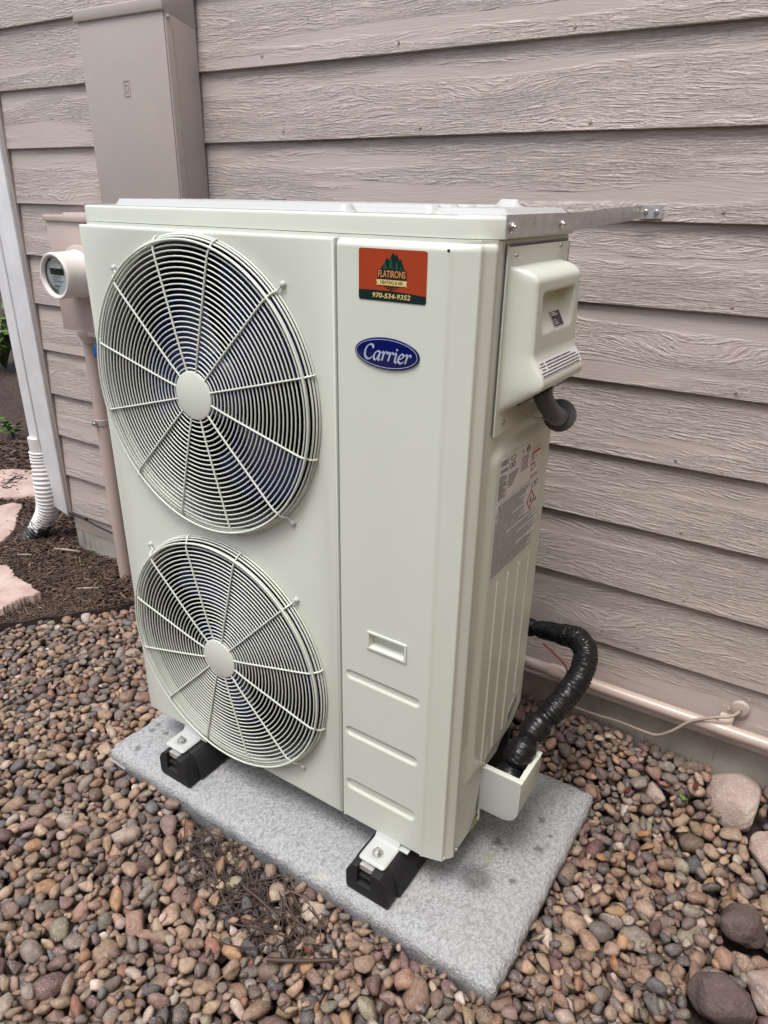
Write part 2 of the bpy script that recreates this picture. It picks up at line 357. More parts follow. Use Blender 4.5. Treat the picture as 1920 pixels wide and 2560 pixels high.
def rrect(u0_, v0_, u1_, v1_, r, n=5):
    o = []
    for (cx, cy, a) in ((u1_-r, v1_-r, 0), (u0_+r, v1_-r, 90), (u0_+r, v0_+r, 180), (u1_-r, v0_+r, 270)):
        o += [(cx + r*cos(R(a+90*i/n)), cy + r*sin(R(a+90*i/n))) for i in range(n+1)]
    return o
def circ(cx, cz, r, n=96, ry=None): return [(cx + r*cos(2*pi*k/n), cz + (ry or r)*sin(2*pi*k/n)) for k in range(n)]
def grid(us, vs, P, name, mat, parent, smooth=True):
    U, V = len(us), len(vs); mb = MB()
    mb.v = [tuple(P(u, v)) for v in vs for u in us]
    mb.f = [(j*U+i, j*U+i+1, (j+1)*U+i+1, (j+1)*U+i) for j in range(V-1) for i in range(U-1)]
    me = bpy.data.meshes.new(name); o_ = ORG[parent]
    me.from_pydata([(v[0]-o_.x, v[1]-o_.y, v[2]-o_.z) for v in mb.v], [], mb.f)
    return link(name, me, mat, parent, False) if not smooth else link_s(name, me, mat, parent)
def link_s(name, me, mat, parent):
    o = link(name, me, mat, parent); me.shade_smooth(); return o
def dense(a, b, spots, fine, coarse):      # coordinates fine near the given intervals
    out = [a]; x = a
    while x < b - 1e-9:
        st = fine if any(lo - fine <= x <= hi + fine for lo, hi in spots) else coarse
        x2 = x + st
        if st == coarse:
            for lo, hi in spots:
                if x < lo - fine < x2: x2 = lo - fine + 1e-6
        x = min(b, x2); out.append(x)
    return out
def sst(e0, e1, x):
    t_ = min(1, max(0, (x-e0)/(e1-e0))); return t_*t_*(3-2*t_)
def capsule(u, v, u0_, v0_, u1_, v1_):     # distance to a segment
    du, dv = u1_-u0_, v1_-v0_; q = max(0, min(1, ((u-u0_)*du + (v-v0_)*dv)/(du*du+dv*dv)))
    return math.hypot(u-u0_-q*du, v-v0_-q*dv)
FR = lambda y0: (lambda u, v, w_: (u, y0 - w_, v))          # on the unit's front
SD = lambda x0: (lambda u, v, w_: (x0 + w_, u, v))          # on the unit's right side
def spline(P, n=8):
    P = [Vector(p) for p in P]; P = [2*P[0]-P[1]] + P + [2*P[-1]-P[-2]]; o = []
    for i in range(1, len(P)-2):
        for k in range(n):
            t_ = k/n; a, b, c_, d_ = P[i-1:i+3]
            o.append(.5*((2*b) + (c_-a)*t_ + (2*a-5*b+4*c_-d_)*t_*t_ + (3*b-a-3*c_+d_)*t_**3))
    return o + [P[-2]]

# ================================================================== ground
PX0, PX1, PY0, PY1, PZT = -.065, 1.135, -.115, .505, -.095       # equipment pad
def wall_dist(x, y): return -(-(x-.5)*WS + (y-YW)*WC)            # metres in front of the siding plane
def edge_side(x, y):       # >0 on the gravel side of the landscape edging
    return (x + 1.021)*.80 - (y - .034)*.60 + .018*np.sin(9*y)*0
def gz(x, y):
    d = wall_dist(x, y); t_ = np.clip((.24-d)/.20, 0, 1); t_ = t_*t_*(3-2*t_)
    up_ = np.clip((x+.2)/.6, 0, 1)
    return -.160 + t_*.095*(.3+.7*up_)
def noise2(x, y):
    return np.sin(x*7.1+y*3.3)*.5 + np.sin(x*13.7-y*9.2+1.3)*.3 + np.sin(y*23.1+x*4.4)*.2
mb = MB()
xs_ = np.concatenate([np.linspace(-60, -6, 8), np.linspace(-5, 3, 81), np.linspace(4, 60, 8)]); ys_ = np.concatenate([np.linspace(-60, -3, 8), np.linspace(-2.5, 3, 56), np.linspace(4, 60, 8)])
mb.v = [(x, y, -.215 + (.055 if x < -.6 and edge_side(x, y) < 0 else 0) + .006*noise2(x, y)) for y in ys_ for x in xs_]
U = len(xs_); mb.f = [(j*U+i, j*U+i+1, (j+1)*U+i+1, (j+1)*U+i) for j in range(len(ys_)-1) for i in range(U-1)]
g = mb.build('ground', 'mulchbed', None, True); tag(g, 'dark brown soil and shredded mulch ground around the house', None, kind='structure')
mb = MB()
xs_ = np.linspace(-1.25, 2.4, 122); ys_ = np.linspace(-1.3, .72, 68)
mb.v = [(x, y, float(gz(x, y)) - .052 + .005*noise2(x*3, y*3)) if edge_side(x, y) > -.03 else (x, y, -.235) for y in ys_ for x in xs_]
U = len(xs_); mb.f = [(j*U+i, j*U+i+1, (j+1)*U+i+1, (j+1)*U+i) for j in range(len(ys_)-1) for i in range(U-1)]
bed = mb.build('gravel_bed', 'soil', None, True); tag(bed, 'bed of mixed river stones around the equipment pad', None, kind='structure')

# boulders (placed before the gravel so stones pack round them)
def rock_mesh(name, a, b, c, seed, sub=5, rough=.1):
    bm = bmesh.new(); bmesh.ops.create_icosphere(bm, subdivisions=sub, radius=1)
    rg = np.random.default_rng(seed); ds = rg.normal(size=(9, 3)); ph = rg.uniform(0, 6, 9); fr = rg.uniform(1.2, 4.2, 9)
    ds2 = rg.normal(size=(7, 3)); fr2 = rg.uniform(3.5, 8.5, 7)
    cuts = []
    for _ in range(4):
        n_ = Vector(rg.normal(size=3)).normalized(); cuts.append((n_, rg.uniform(.72, .9)))
    for v in bm.verts:
        d_ = sum(sin(float(np.dot(ds[i], v.co))*fr[i]*.8 + ph[i])/(1+.5*i) for i in range(9))
        e_ = sum(sin(float(np.dot(ds2[i], v.co))*fr2[i] + ph[i])/(1+.3*i) for i in range(7))
        p_ = v.co*(1 + rough*.42*d_ + .014*e_)
        for n_, k_ in cuts:
            q = p_.dot(n_)
            if q > k_: p_ = p_ - n_*(q-k_)*.75
        v.co = Vector((p_.x*a, p_.y*b, p_.z*c))
    me = bpy.data.meshes.new(name); bm.to_mesh(me); bm.free(); me.shade_smooth(); return me
BOUL = [((1.437, .672, -.09), (.068, .088, .062), .4, 'granite', 'large pale pink granite rock lying against the concrete foundation at the right'),
        ((1.55, .585, -.13), (.055, .066, .045), .9, 'granite', 'speckled pink rock at the right edge, just in front of the large pale one'),
        ((1.522, .340, -.133), (.047, .053, .040), 2.2, 'darkrock', 'rough mauve-grey rock at the right edge among the river stones'),
        ((1.508, .150, -.138), (.064, .050, .045), .35, 'darkrock', 'big smooth dark grey-brown rock near the lower right corner'),
        ((1.60, .22, -.145), (.042, .05, .045), 1.2, 'granite', 'reddish speckled rock cut off by the right edge beside the big dark rock'),
        ((1.47, -.03, -.17), (.05, .04, .035), .1, 'stone_boulder', 'rounded tan rock at the bottom edge below the big dark rock')]
t = NT('tan_rock'); v = t.coord(); n1 = t.noise(v, 14, 5, .65); n2 = t.noise(v, 120, 4, .75)
M['stone_boulder'] = t.fin(t.mix(t.rng(n2, .5, .7, 0, .5), t.ramp(n1, [(.3, (.17, .12, .09)), (.7, (.30, .225, .175))]), (.4, .34, .29)), .7, 0, t.bump(n2, .004, .6))
for i, (loc, rad, rz, mat, lab) in enumerate(BOUL):
    me = rock_mesh('rock', *rad, 40+i, rough=.27 if i else .13)
    o = link('rock', me, mat); me.shade_smooth(); o.location = loc; o.rotation_euler = (0, 0, rz); tag(o, lab, 'rock')

# ------------------------------------------------------------------ river stones, dropped one by one on a height map
CS = .0035; GX0, GX1, GY0, GY1 = -1.15, 2.0, -1.05, .74
NX, NY = int((GX1-GX0)/CS), int((GY1-GY0)/CS)
gx = GX0 + (np.arange(NX)+.5)*CS; gy = GY0 + (np.arange(NY)+.5)*CS
XX, YY = np.meshgrid(gx, gy)
Hm = gz(XX, YY) - .050
BLK = np.zeros_like(Hm, bool)
BLK |= (XX > PX0+.013) & (XX < PX1-.013) & (YY > PY0+.013) & (YY < PY1-.013)
BLK |= wall_dist(XX, YY) < -.02
BLK |= edge_side(XX, YY) < .012
for loc, rad, rz, *_ in BOUL:
    dx, dy = XX-loc[0], YY-loc[1]; u_ = (dx*cos(rz)+dy*sin(rz))/rad[0]; v_ = (-dx*sin(rz)+dy*cos(rz))/rad[1]
    q = u_**2+v_**2; BLK |= q < .55
    Hm = np.where(q < 1, np.maximum(Hm, loc[2] + rad[2]*np.sqrt(np.clip(1-q, 0, 1))), Hm)
# view test: only where the picture (with a margin for a side step) can see
def inview(x, y, z, mg):
    d = Vector((x, y, z)) - CAM; zz = d.dot(fwd)
    if zz < .2: return False
    a = d.dot(rt)/zz*1775/960; b = d.dot(up)/zz*1775/1280
    return abs(a) < 1+mg and abs(b) < 1+mg
PAL = [((.27,.195,.145),16), ((.33,.245,.18),14), ((.20,.15,.12),14), ((.155,.13,.12),11), ((.23,.20,.18),12), ((.19,.135,.12),9), ((.30,.20,.15),9),
       ((.39,.30,.215),8), ((.12,.112,.112),6), ((.46,.39,.33),4), ((.34,.215,.12),3), ((.135,.14,.145),3), ((.52,.47,.42),2), ((.26,.235,.175),2), ((.15,.095,.092),5), ((.27,.145,.105),1)]
pw = np.array([p_[1] for p_ in PAL], float); pw /= pw.sum(); pc = np.array([p_[0] for p_ in PAL])
bases = []
def stone_base(seed, sub):
    rg = np.random.default_rng(seed)
    bm = bmesh.new(); bmesh.ops.create_icosphere(bm, subdivisions=sub, radius=1)
    co = np.array([v.co for v in bm.verts]); fc = np.array([[v.index for v in f.verts] for f in bm.faces]); bm.free()
    e = rg.uniform(2.0, 2.9); k = (np.abs(co)**e).sum(1)**(-1/e); p_ = co*k[:, None]
    for i in range(5):
        p_ = p_*(1 + .078*np.sin(co@rg.normal(size=3)*rg.uniform(1.2, 3.2) + rg.uniform(0, 6)))[:, None]
    if rg.random() < .72:
        for i in range(rg.integers(4, 10)):
            n_ = rg.normal(size=3); n_ /= np.linalg.norm(n_); kk = rg.uniform(.56, .86); q = p_@n_
            p_ = p_ - np.outer(np.clip(q-kk, 0, None)*rg.uniform(.75, .95), n_)
    p_ = p_/np.abs(p_).max(0)
    return p_, fc
B2 = [stone_base(100+i, 2) for i in range(44)]; B1 = [stone_base(100+i, 1) for i in range(44)]
stones = []
DEBX, DEBY = .50, -.19     # patch of twigs in front of the pad
cand_xy = []
while len(cand_xy) < 110000:
    x, y = rng.uniform(GX0+.03, GX1-.03), rng.uniform(GY0+.03, GY1-.03)
    if inview(x, y, -.13, .22): cand_xy.append((x, y))
ci = 0
NST = 11500
for k in range(NST):
    big = rng.random()
    L = .0118 + .0080*rng.beta(1.6, 2.8)*2 + (.008 if big > .975 else 0) + (.005 if big > .88 else 0)
    if k > NST*.72: L = .0075 + .006*rng.random()
    asp = rng.uniform(.50, .95); a = L*1.12; b = L*asp; c = min(b*1.05, L*rng.uniform(.52, .82)); th = rng.uniform(0, pi); best = None
    for q in range(9):
        x, y = cand_xy[ci % len(cand_xy)]; ci += 1
        if ((x-DEBX)/.30)**2 + ((y-DEBY+.12*(x-DEBX))/.092)**2 < 1 and rng.random() < .80: continue
        szf = 1.0 + (.14 if x > 1.12 else (.10 if y < -.25 else 0))
        A, B_, C_ = a*szf, b*szf, c*szf
        i0, j0 = int((x-A-GX0)/CS), int((y-A-GY0)/CS); i1, j1 = int((x+A-GX0)/CS)+1, int((y+A-GY0)/CS)+1
        if i0 < 0 or j0 < 0 or i1 >= NX or j1 >= NY: continue
        sx, sy = XX[j0:j1, i0:i1]-x, YY[j0:j1, i0:i1]-y
        u_ = (sx*cos(th)+sy*sin(th))/A; v_ = (-sx*sin(th)+sy*cos(th))/B_; q2 = u_*u_+v_*v_; mk = q2 < .93
        if not mk.any(): continue
        if (BLK[j0:j1, i0:i1] & mk).any(): continue
        lo = C_*np.sqrt(1-q2[mk]); hh = Hm[j0:j1, i0:i1][mk] + lo
        zc = np.partition(hh, int(len(hh)*.86))[int(len(hh)*.86)]
        over = zc + C_*.6 - float(gz(x, y))
        sc_ = over
        if best is None or sc_ < best[0]: best = (sc_, x, y, zc, th, A, B_, C_, (i0, i1, j0, j1), mk, lo)
    if best is None or best[0] > .022: continue
    _, x, y, zc, th, A, B_, C_, (i0, i1, j0, j1), mk, lo = best
    sub = Hm[j0:j1, i0:i1]; sub[mk] = np.maximum(sub[mk], zc + lo*.96)
    colr = pc[rng.choice(len(PAL), p=pw)]*np.array([.86, .80, .775])*rng.uniform(.74, 1.22)*(1+rng.normal(size=3)*.025)
    stones.append((x, y, zc, th, A, B_, C_, rng.uniform(-.42, .42), rng.uniform(-.42, .42), int(rng.integers(44)), np.clip(colr, .02, .8)))
# how much of each stone shows: compare with the finished height map
vis = []
for st in stones:
    x, y, zc, th, A, B_, C_ = st[:7]
    i, j = int((x-GX0)/CS), int((y-GY0)/CS)
    top = Hm[j, i] <= zc + C_*1.02 + .002
    d = (Vector((x, y, zc))-CAM).length
    occl = (-.02 < x < .93 and -.02 < y)     # hidden behind the unit from the camera
    vis.append((A*B_/d/d if top and inview(x, y, zc, -.015) and not (x < .9 and y > .0 and x > -.5 and False) else 0))
order = np.argsort(-np.array(vis)); named = set(int(i) for i in order[:300])
meshes = {}
def rotm(th, rx, ry):
    return (Matrix.Rotation(th, 3, 'Z') @ Matrix.Rotation(rx, 3, 'X') @ Matrix.Rotation(ry, 3, 'Y'))
VV, FF, CC = [], [], []; nv = 0
for k, st in enumerate(stones):
    x, y, zc, th, A, B_, C_, rx, ry, bi, colr = st
    if k in named:
        if bi not in meshes:
            me = bpy.data.meshes.new('pebble'); me.from_pydata(B2[bi][0].tolist(), [], B2[bi][1].tolist()); me.shade_smooth(); me.materials.append(M['stone_obj']); meshes[bi] = me
        o = bpy.data.objects.new('pebble', meshes[bi]); COL.objects.link(o); o.parent = bed
        o.location = (x, y, zc); o.rotation_euler = rotm(th, rx, ry).to_euler(); o.scale = (A*1.05, B_*1.05, C_*1.05); o.color = (*[float(q) for q in colr], 1)
        continue
    base = B2[bi] if vis[k] > 0 else B1[bi]
    Rm = np.array(rotm(th, rx, ry)); co = (base[0]*np.array([A, B_, C_])*1.05)@Rm.T + np.array([x, y, zc])
    VV.append(co); FF.append(base[1]+nv); CC.append(np.repeat(colr[None], len(co), 0)); nv += len(co)
def bigmesh(name, VV, FF, mat, parent, CC=None, smooth=True):
    V = np.concatenate(VV).astype('f'); F = np.concatenate(FF).astype('i'); me = bpy.data.meshes.new(name); k = F.shape[1]
    me.vertices.add(len(V)); me.vertices.foreach_set('co', V.ravel()); me.loops.add(F.size); me.loops.foreach_set('vertex_index', F.ravel())
    me.polygons.add(len(F)); me.polygons.foreach_set('loop_start', np.arange(0, F.size, k, dtype='i')); me.update(calc_edges=True)
    if CC is not None:
        at = me.color_attributes.new('tint', 'FLOAT_COLOR', 'POINT'); c4 = np.concatenate([np.concatenate(CC), np.ones((len(V), 1))], 1).astype('f'); at.data.foreach_set('color', c4.ravel())
    if smooth: me.shade_smooth()
    o = link(name, me, mat, parent); 
    if smooth: me.shade_smooth()
    return o
o = bigmesh('pebbles', VV, FF, 'stone', bed, CC); o['kind'] = 'stuff'
print('stones', len(stones), 'tris', sum(len(f) for f in FF))

# ------------------------------------------------------------------ mulch shreds
def mulch_z(x, y): return -.156 + .012*noise2(x*1.3, y*1.3) + .022*np.clip((.30-wall_dist(x, y))/.3, 0, 1)
hexv = np.array([(-1,-1,-1),(1,-1,-1),(1,1,-1),(-1,1,-1),(-1,-1,1),(1,-1,1),(1,1,1),(-1,1,1)], float)
hexf = np.array([(0,3,2,1),(4,5,6,7),(0,1,5,4),(1,2,6,5),(2,3,7,6),(3,0,4,7)])
VV, FF = [], []; nv = 0; cnt = 0
def shred(x, y, z, ln, wd, th, rx, ry):
    global nv
    co = hexv*np.array([ln, wd, .0012]); co[:, 1] *= np.where(co[:, 0] > 0, rng.uniform(.25, 1), rng.uniform(.4, 1)); co[:, 2] += (co[:, 0]/ln)**2*rng.uniform(-.004, .004)
    co = co@np.array(rotm(th, rx, ry)).T + (x, y, z); VV.append(co); FF.append(hexf+nv); nv += 8
while cnt < 21000:
    rr = rng.random()**1.35*3.6; an = rng.uniform(-.35, 1.25)
    x, y = -.62 - rr*cos(an)*1.0 , .12 + rr*sin(an)*.62 - .28*rr*.5
    if cnt % 4 == 0: x, y, rr = rng.uniform(-1.7, -.45), rng.uniform(-.1, .70), .6
    if edge_side(x, y) > -.012 or not inview(x, y, -.12, .16): continue
    if wall_dist(x, y) < -.0 and x > W(-1.80, 0, 0).x: continue
    s_ = 1 + max(0, rr-1)*.45
    shred(x, y, float(mulch_z(x, y)) + rng.uniform(-.008, .014), rng.uniform(.006, .030)*s_, rng.uniform(.0014, .0058)*s_, rng.uniform(0, pi), rng.normal()*.35, rng.normal()*.25); cnt += 1
o = bigmesh('mulch', VV, FF, 'mulch', None, smooth=False); tag(o, 'shredded dark brown bark mulch between the flagstones and the house', 'mulch', kind='stuff')

# flagstones
def slab(out, z0, z1, seed, label):
    c = Vector((sum(p_[0] for p_ in out)/len(out), sum(p_[1] for p_ in out)/len(out), 0)); rg = np.random.default_rng(seed)
    pts = []
    for i in range(len(out)):
        a, b = Vector(out[i]), Vector(out[(i+1) % len(out)])
        for k in range(6):
            q = a.lerp(b, k/6); pts.append(Vector((q.x, q.y, 0)) + Vector((rg.normal(), rg.normal(), 0))*.0035)
    N = len(pts); mb = MB(); rings = [(1.0, z0), (1.0, z1-.008), (.985, z1-.002), (.965, z1), (.7, z1+.002), (.4, z1-.001), (.12, z1+.001)]
    vs = []
    for k_, z_ in rings: vs += [(c.x+(p_.x-c.x)*k_, c.y+(p_.y-c.y)*k_, z_ + (.0022*(sin(37*p_.x*k_+11*p_.y)+sin(53*p_.y*k_+seed)*.7) if k_ < .975 else 0)) for p_ in pts]
    fs = [(i*N+k, i*N+(k+1) % N, (i+1)*N+(k+1) % N, (i+1)*N+k) for i in range(len(rings)-1) for k in range(N)] + [tuple((len(rings)-1)*N+k for k in range(N))]
    mb.add([(v_[0]-c.x, v_[1]-c.y, v_[2]) for v_ in vs], fs); o = mb.build('flagstone', 'flag', None, True); o.location = (c.x, c.y, 0); return tag(o, label, 'flagstone', 'flagstones in the mulch')
slab([(-3.0,.95),(-2.458,.969),(-2.349,1.047),(-2.259,1.088),(-2.154,1.032),(-1.939,.882),(-1.981,.82),(-2.066,.74),(-2.145,.659),(-2.6,.3)], -.2, -.114, 1, 'long pinkish flagstone farthest back, behind the white corrugated hose')
slab([(-2.3,.45),(-2.05,.618),(-1.973,.686),(-1.943,.737),(-1.897,.76),(-1.833,.706),(-1.766,.652),(-1.677,.594),(-1.607,.517),(-1.575,.453),(-1.562,.347),(-1.75,.05)], -.2, -.114, 2, 'middle pinkish flagstone with a ragged right edge beside the hose outlet')
slab([(-1.75,.05),(-1.453,.287),(-1.376,.337),(-1.342,.355),(-1.271,.331),(-1.215,.317),(-1.153,.316),(-1.092,.308),(-1.032,.299),(-1.03,.269),(-1.041,.229),(-1.045,.195),(-1.038,.139),(-1.057,.067),(-1.2,-.2)], -.2, -.114, 3, 'nearest pinkish flagstone with a pointed corner, by the stone border')

# landscape edging
P_ = spline([(-1.28,-.32,0),(-1.021,.034,0),(-.974,.098,0),(-.891,.205,0),(-.805,.316,0),(-.69,.481,0),(-.60,.62,0)], 6); mb = MB(); vs = []
for i, p_ in enumerate(P_):
    tn = (P_[min(i+1, len(P_)-1)]-P_[max(i-1, 0)]).normalized(); nn = Vector((-tn.y, tn.x, 0)); zt_ = -.136 + .003*sin(i*1.1)
    for a_, z_ in ((.0025, -.2), (.0025, zt_), (-.0025, zt_), (-.0025, -.2)): vs.append(p_ + nn*a_ + Vector((0, 0, z_)))
mb.add(vs, [(i*4+k, i*4+k+1, i*4+k+5, i*4+k+4) for i in range(len(P_)-1) for k in range(3)])
tag(mb.build('landscape_edging', 'edging', None), 'thin dark brown edging strip between the mulch and the river stones', 'edging')

# leafy plants far left
for pi_, (px_, py_, n_, hh, lab) in enumerate([(-5.0, 2.50, 170, .55, 'bright green leafy bush at the far left edge beyond the mulch'), (-3.05, 1.40, 26, .12, 'small pale-leaved seedling in the mulch beside the white downspout')]):
    r_ = thing('leafy_plant', lab, 'plant', (px_, py_, -.15))
    st_, lf = MB(), MB()
    for k in range(n_//6+2):
        a_ = rng.uniform(0, 2*pi); tip = Vector((px_+cos(a_)*hh*rng.uniform(.1, .6), py_+sin(a_)*hh*rng.uniform(.1, .6), -.15+hh*rng.uniform(.5, 1)))
        st_.tube(spline([(px_, py_, -.16), (px_*.6+tip.x*.4, py_*.6+tip.y*.4, tip.z*.5-.06), tip], 4), .003+.004*hh, 5)
        for q in range(6):
            f_ = rng.uniform(.45, 1.05); b_ = Vector((px_, py_, -.15)).lerp(tip, f_) + Vector((rng.normal(), rng.normal(), rng.normal()*.6))*.06*hh/.5
            d_ = Vector((rng.normal(), rng.normal(), rng.uniform(-.2, .6))).normalized()*(.05+.03*rng.random())*(hh/.5+.35); s2 = d_.cross(Vector((rng.normal()*.3, rng.normal()*.3, 1))).normalized()*d_.length*.42; up_ = s2.cross(d_).normalized()*d_.length*.12
            lf.add([b_, b_+d_*.35+s2, b_+d_*.35+up_, b_+d_*.35-s2, b_+d_*.75+s2*.8, b_+d_*.75+up_, b_+d_*.75-s2*.8, b_+d_*1.15], [(0,2,1),(0,3,2),(1,2,5,4),(2,3,6,5),(4,5,7),(5,6,7)])
    st_.build('stems', 'stem', r_); lf.build('leaves', 'leaf_green', r_)

# ================================================================== house wall
SL, SRR = -1.792, 2.6
house = wthing('house_wall', 'taupe wood-grain lap siding wall of the house behind the unit', 'wall', 0, 0)
REV, ZT = .178, 1.822
mb = MB(); Lb = SRR-SL; TH = .0095; NB = 40
prof = [(0.0, 0.0), (.0007, -.0012), (-.0006, .0), (.0, .0)]
# lapped board: bottom edge stands proud of the board beneath
sec = [(.0005, 0.0), (-.0008, .0012), (-.0008, .004), (TH-.0012, REV+.025), (TH+.006, REV+.025), (.0078, 0.0)]
sec = [(.0006, 0), (0.0, .0014), (.0135, REV+.022), (.0235, REV+.022), (.0112, 0)]
vs = []
for i in range(NB+1):
    x = SL + Lb*i/NB
    wv = .0008*sin(x*2.1) + .0005*sin(x*5.3+1)
    vs += [(x, y_, z_+wv) for (y_, z_) in sec]
K = len(sec)
mb.add(vs, [(i*K+k, i*K+(k+1) % K, (i+1)*K+(k+1) % K, (i+1)*K+k) for i in range(NB) for k in range(K)] + [tuple(range(K)), tuple(NB*K+k for k in range(K))[::-1]])
board = mb.build('siding_board', 'siding', house)
first = True
for k in range(-5, 11):
    o = board if first else copyobj(board, house); first = False
    o.location = (0, 0, ZT-k*REV)
mb = MB().box((SL, .024, -.02), (SRR, .12, 2.9)); mb.build('sheathing', 'taupe_flat', house)
mb = MB().box((SL+.006, .012, -.45), (SRR, .15, .058)); f_ = mb.build('foundation', 'foundation', house)
mb = MB().box((SL+.007, .0095, -.04), (-.9, .0119, .036)); mb.build('painted_band', 'taupe_flat', house)
# left return wall of the house (round the corner) and white corner board
mb = MB().box((-1.80, .13, -.4), (-1.78, 4.0, 2.9)); mb.build('side_wall', 'taupe_flat', house)
mb = MB(); mb.add([(-1.888,-.018,.055),(-1.786,-.018,.030),(-1.786,.006,.030),(-1.888,.006,.055),(-1.888,-.018,2.9),(-1.786,-.018,2.9),(-1.786,.006,2.9),(-1.888,.006,2.9)],
    [(0,3,2,1),(4,5,6,7),(0,1,5,4),(1,2,6,5),(2,3,7,6),(3,0,4,7)])
o = mb.build('corner_board', 'trim', house, bevel=.002); o['label'] = 'white painted corner board'
# caulk edge strip beside the corner board
mb = MB().box((-1.786, -.006, .04), (-1.772, .006, 2.9)); mb.build('corner_joint', 'taupe_flat', house, bevel=.002)
# nail heads
nh = MB().lathe([(0, -.0012), (.0032, -.0010), (.0036, .0008)], (0, 0, 0), 'y', 10).build('nail_head', 'taupe_flat', house, True)
k_ = 0
for kk in range(-1, 10):
    for s_ in np.arange(-.6 + (kk % 3)*.05, 1.5, .41):
        o = nh if k_ == 0 else copyobj(nh, house); k_ += 1
        o.location = (float(s_)+rng.uniform(-.02, .02), -.0003, ZT-kk*REV+.018+rng.uniform(-.003, .006))

# unseen board fence, added to block sky and warm the unit's right side
fnc = thing('bounce_fence', 'unseen tan board fence added at the right for warm bounce light', 'fence', (2.5, -1.0, -.15))
fb = MB().box((2.50, -5.0, -.15), (2.52, -4.86, 2.45)).build('bounce_board', M['fence'], fnc)
for q in range(1, 38): copyobj(fb, fnc, (0, .15*q, .0))
MB().box((2.525, -5.0, .2), (2.56, .7, .29)).build('rail', M['fence'], fnc); MB().box((2.525, -5.0, 1.9), (2.56, .7, 1.99)).build('rail', M['fence'], fnc)

# unseen evergreens added behind the camera to darken the horizon in reflections
cr = MB(); rgt = np.random.default_rng(3)
for u_ in range(12):
    ox_, oy_, sc_ = -7+u_*1.45, -6.5+.4*sin(u_*2.1), .85+.25*abs(sin(u_*1.7))
    cr.tube([(ox_, oy_, -.3), (ox_, oy_, 1.5), (ox_, oy_, 3.0*sc_)], [.09, .06, .02], 6)
    for q in range(1700):
        h_ = rgt.random()**.8; a_ = rgt.uniform(0, 2*pi); rr = (1.05*(1-h_**1.6)+.12)*(.72+.28*rgt.random()+.12*sin(a_*5+h_*9)); c_ = Vector((ox_+rr*cos(a_), oy_+rr*sin(a_), -.1+h_*3.6*sc_))
        d1 = Vector(rgt.normal(size=3)).normalized()*.14; d2 = d1.cross(Vector(rgt.normal(size=3))).normalized()*.08; cr.add([c_-d1, c_+d2, c_+d1, c_-d2], [(0, 1, 2, 3)])
me = bpy.data.meshes.new('unseen_hedge'); me.from_pydata(cr.v, [], cr.f); o = link('unseen_hedge', me, 'unseen_hedge'); tag(o, 'evergreen hedge across the yard facing the unit', 'unseen_hedge', kind='stuff')

# downspout with corrugated extension
ds = wthing('downspout', 'white downspout at the house corner with a corrugated hose into the mulch', 'downspout', -1.92, -.12)
mb = MB().box((-1.955, -.022, .20), (-1.893, .055, 2.9)); mb.build('pipe', 'trim', ds, bevel=.006, seg=3)
a = W(-1.93, .0, .30); b = W(-1.945, .004, .18)
def wl(p_):  # world -> wall-local
    d_ = Vector(p_)-Vector((.5, YW, 0)); return (d_.x*WC+d_.y*WS, -d_.x*WS+d_.y*WC, d_.z)
path = spline([wl(a)[:2]+(.36,), wl(a)[:2]+(.26,), wl((-1.415,.62,.15)), wl((-1.425,.62,.04)), wl((-1.475,.61,-.05)), wl((-1.55,.58,-.15))], 26)
rad = [.044 + (.0035*sin(i*1.55)) if i > 16 else .040 for i in range(len(path))]
MB().tube(path, rad, 20).build('corrugated_hose', 'hose', ds, True)
mb = MB(); mb.lathe([(.042, -.004), (.0455, -.003), (.0455, .003), (.042, .004)], (path[27].x, path[27].y, path[27].z), 'z', 24); mb.tube([(path[27].x-.043, path[27].y-.01, path[27].z), (path[27].x-.060, path[27].y-.012, path[27].z)], .006, 8); mb.build('clamp', 'trim', ds, True)

# electrical enclosure
eb = wthing('electrical_panel', 'tall taupe painted electrical enclosure on the siding above the unit', 'electrical box', -.98, .95)
e0, e1, eo = -1.157, -.800, .114
MB().box((e0, -eo+.004, .93), (e1, -.001, 1.80)).build('box', 'taupe_flat', eb, bevel=.003)
MB().box((e0+.004, -eo, .95), (e1-.004, -eo+.0035, 1.775)).build('cover', 'taupe_flat', eb, bevel=.0015)
mb = MB(); zc_ = 1.772
mb.add([(e0-.005,-eo-.006,zc_),(e1+.001,-eo-.006,zc_-.002),(e1+.001,-.001,zc_-.03),(e0-.005,-.001,zc_),(e0-.005,-eo-.006,zc_+.028),(e1+.001,-eo-.006,zc_+.028),(e1+.001,-.001,zc_+.055),(e0-.005,-.001,zc_+.055)],
    [(0,3,2,1),(4,5,6,7),(0,1,5,4),(1,2,6,5),(2,3,7,6),(3,0,4,7)]); mb.build('rain_cap', 'taupe_flat', eb, bevel=.003)
MB().box((e1-.0005, -eo+.025, .95), (e1+.0018, -eo+.0268, 1.735)).build('side_seam', 'taupe_flat', eb)
MB().lathe([(0, .007), (.004, .006), (.005, .002), (.005, 0)], (e1+.001, -eo+.012, 1.757), 'x', 12).build('screw', 'taupe_flat', eb, True)
EB = lambda u, v, w_: (u, -eo-w_, v)
lg = MB(); cx_, cz_ = -.975, 1.60
for (a0_, b0_, a1_, b1_) in [(-.013,-.020,.013,-.0175),(-.013,.0175,.013,.020),(-.013,-.0175,-.0108,.0175),(.0108,-.0175,.013,.0175),(-.006,-.0105,.003,-.0085),(-.006,.0085,.003,.0105),(-.006,-.0085,-.004,.0085),(.004,-.0065,.006,.0065)]:
    lg.box((cx_+a0_, -eo-.0010, cz_+b0_), (cx_+a1_, -eo-.0002, cz_+b1_))
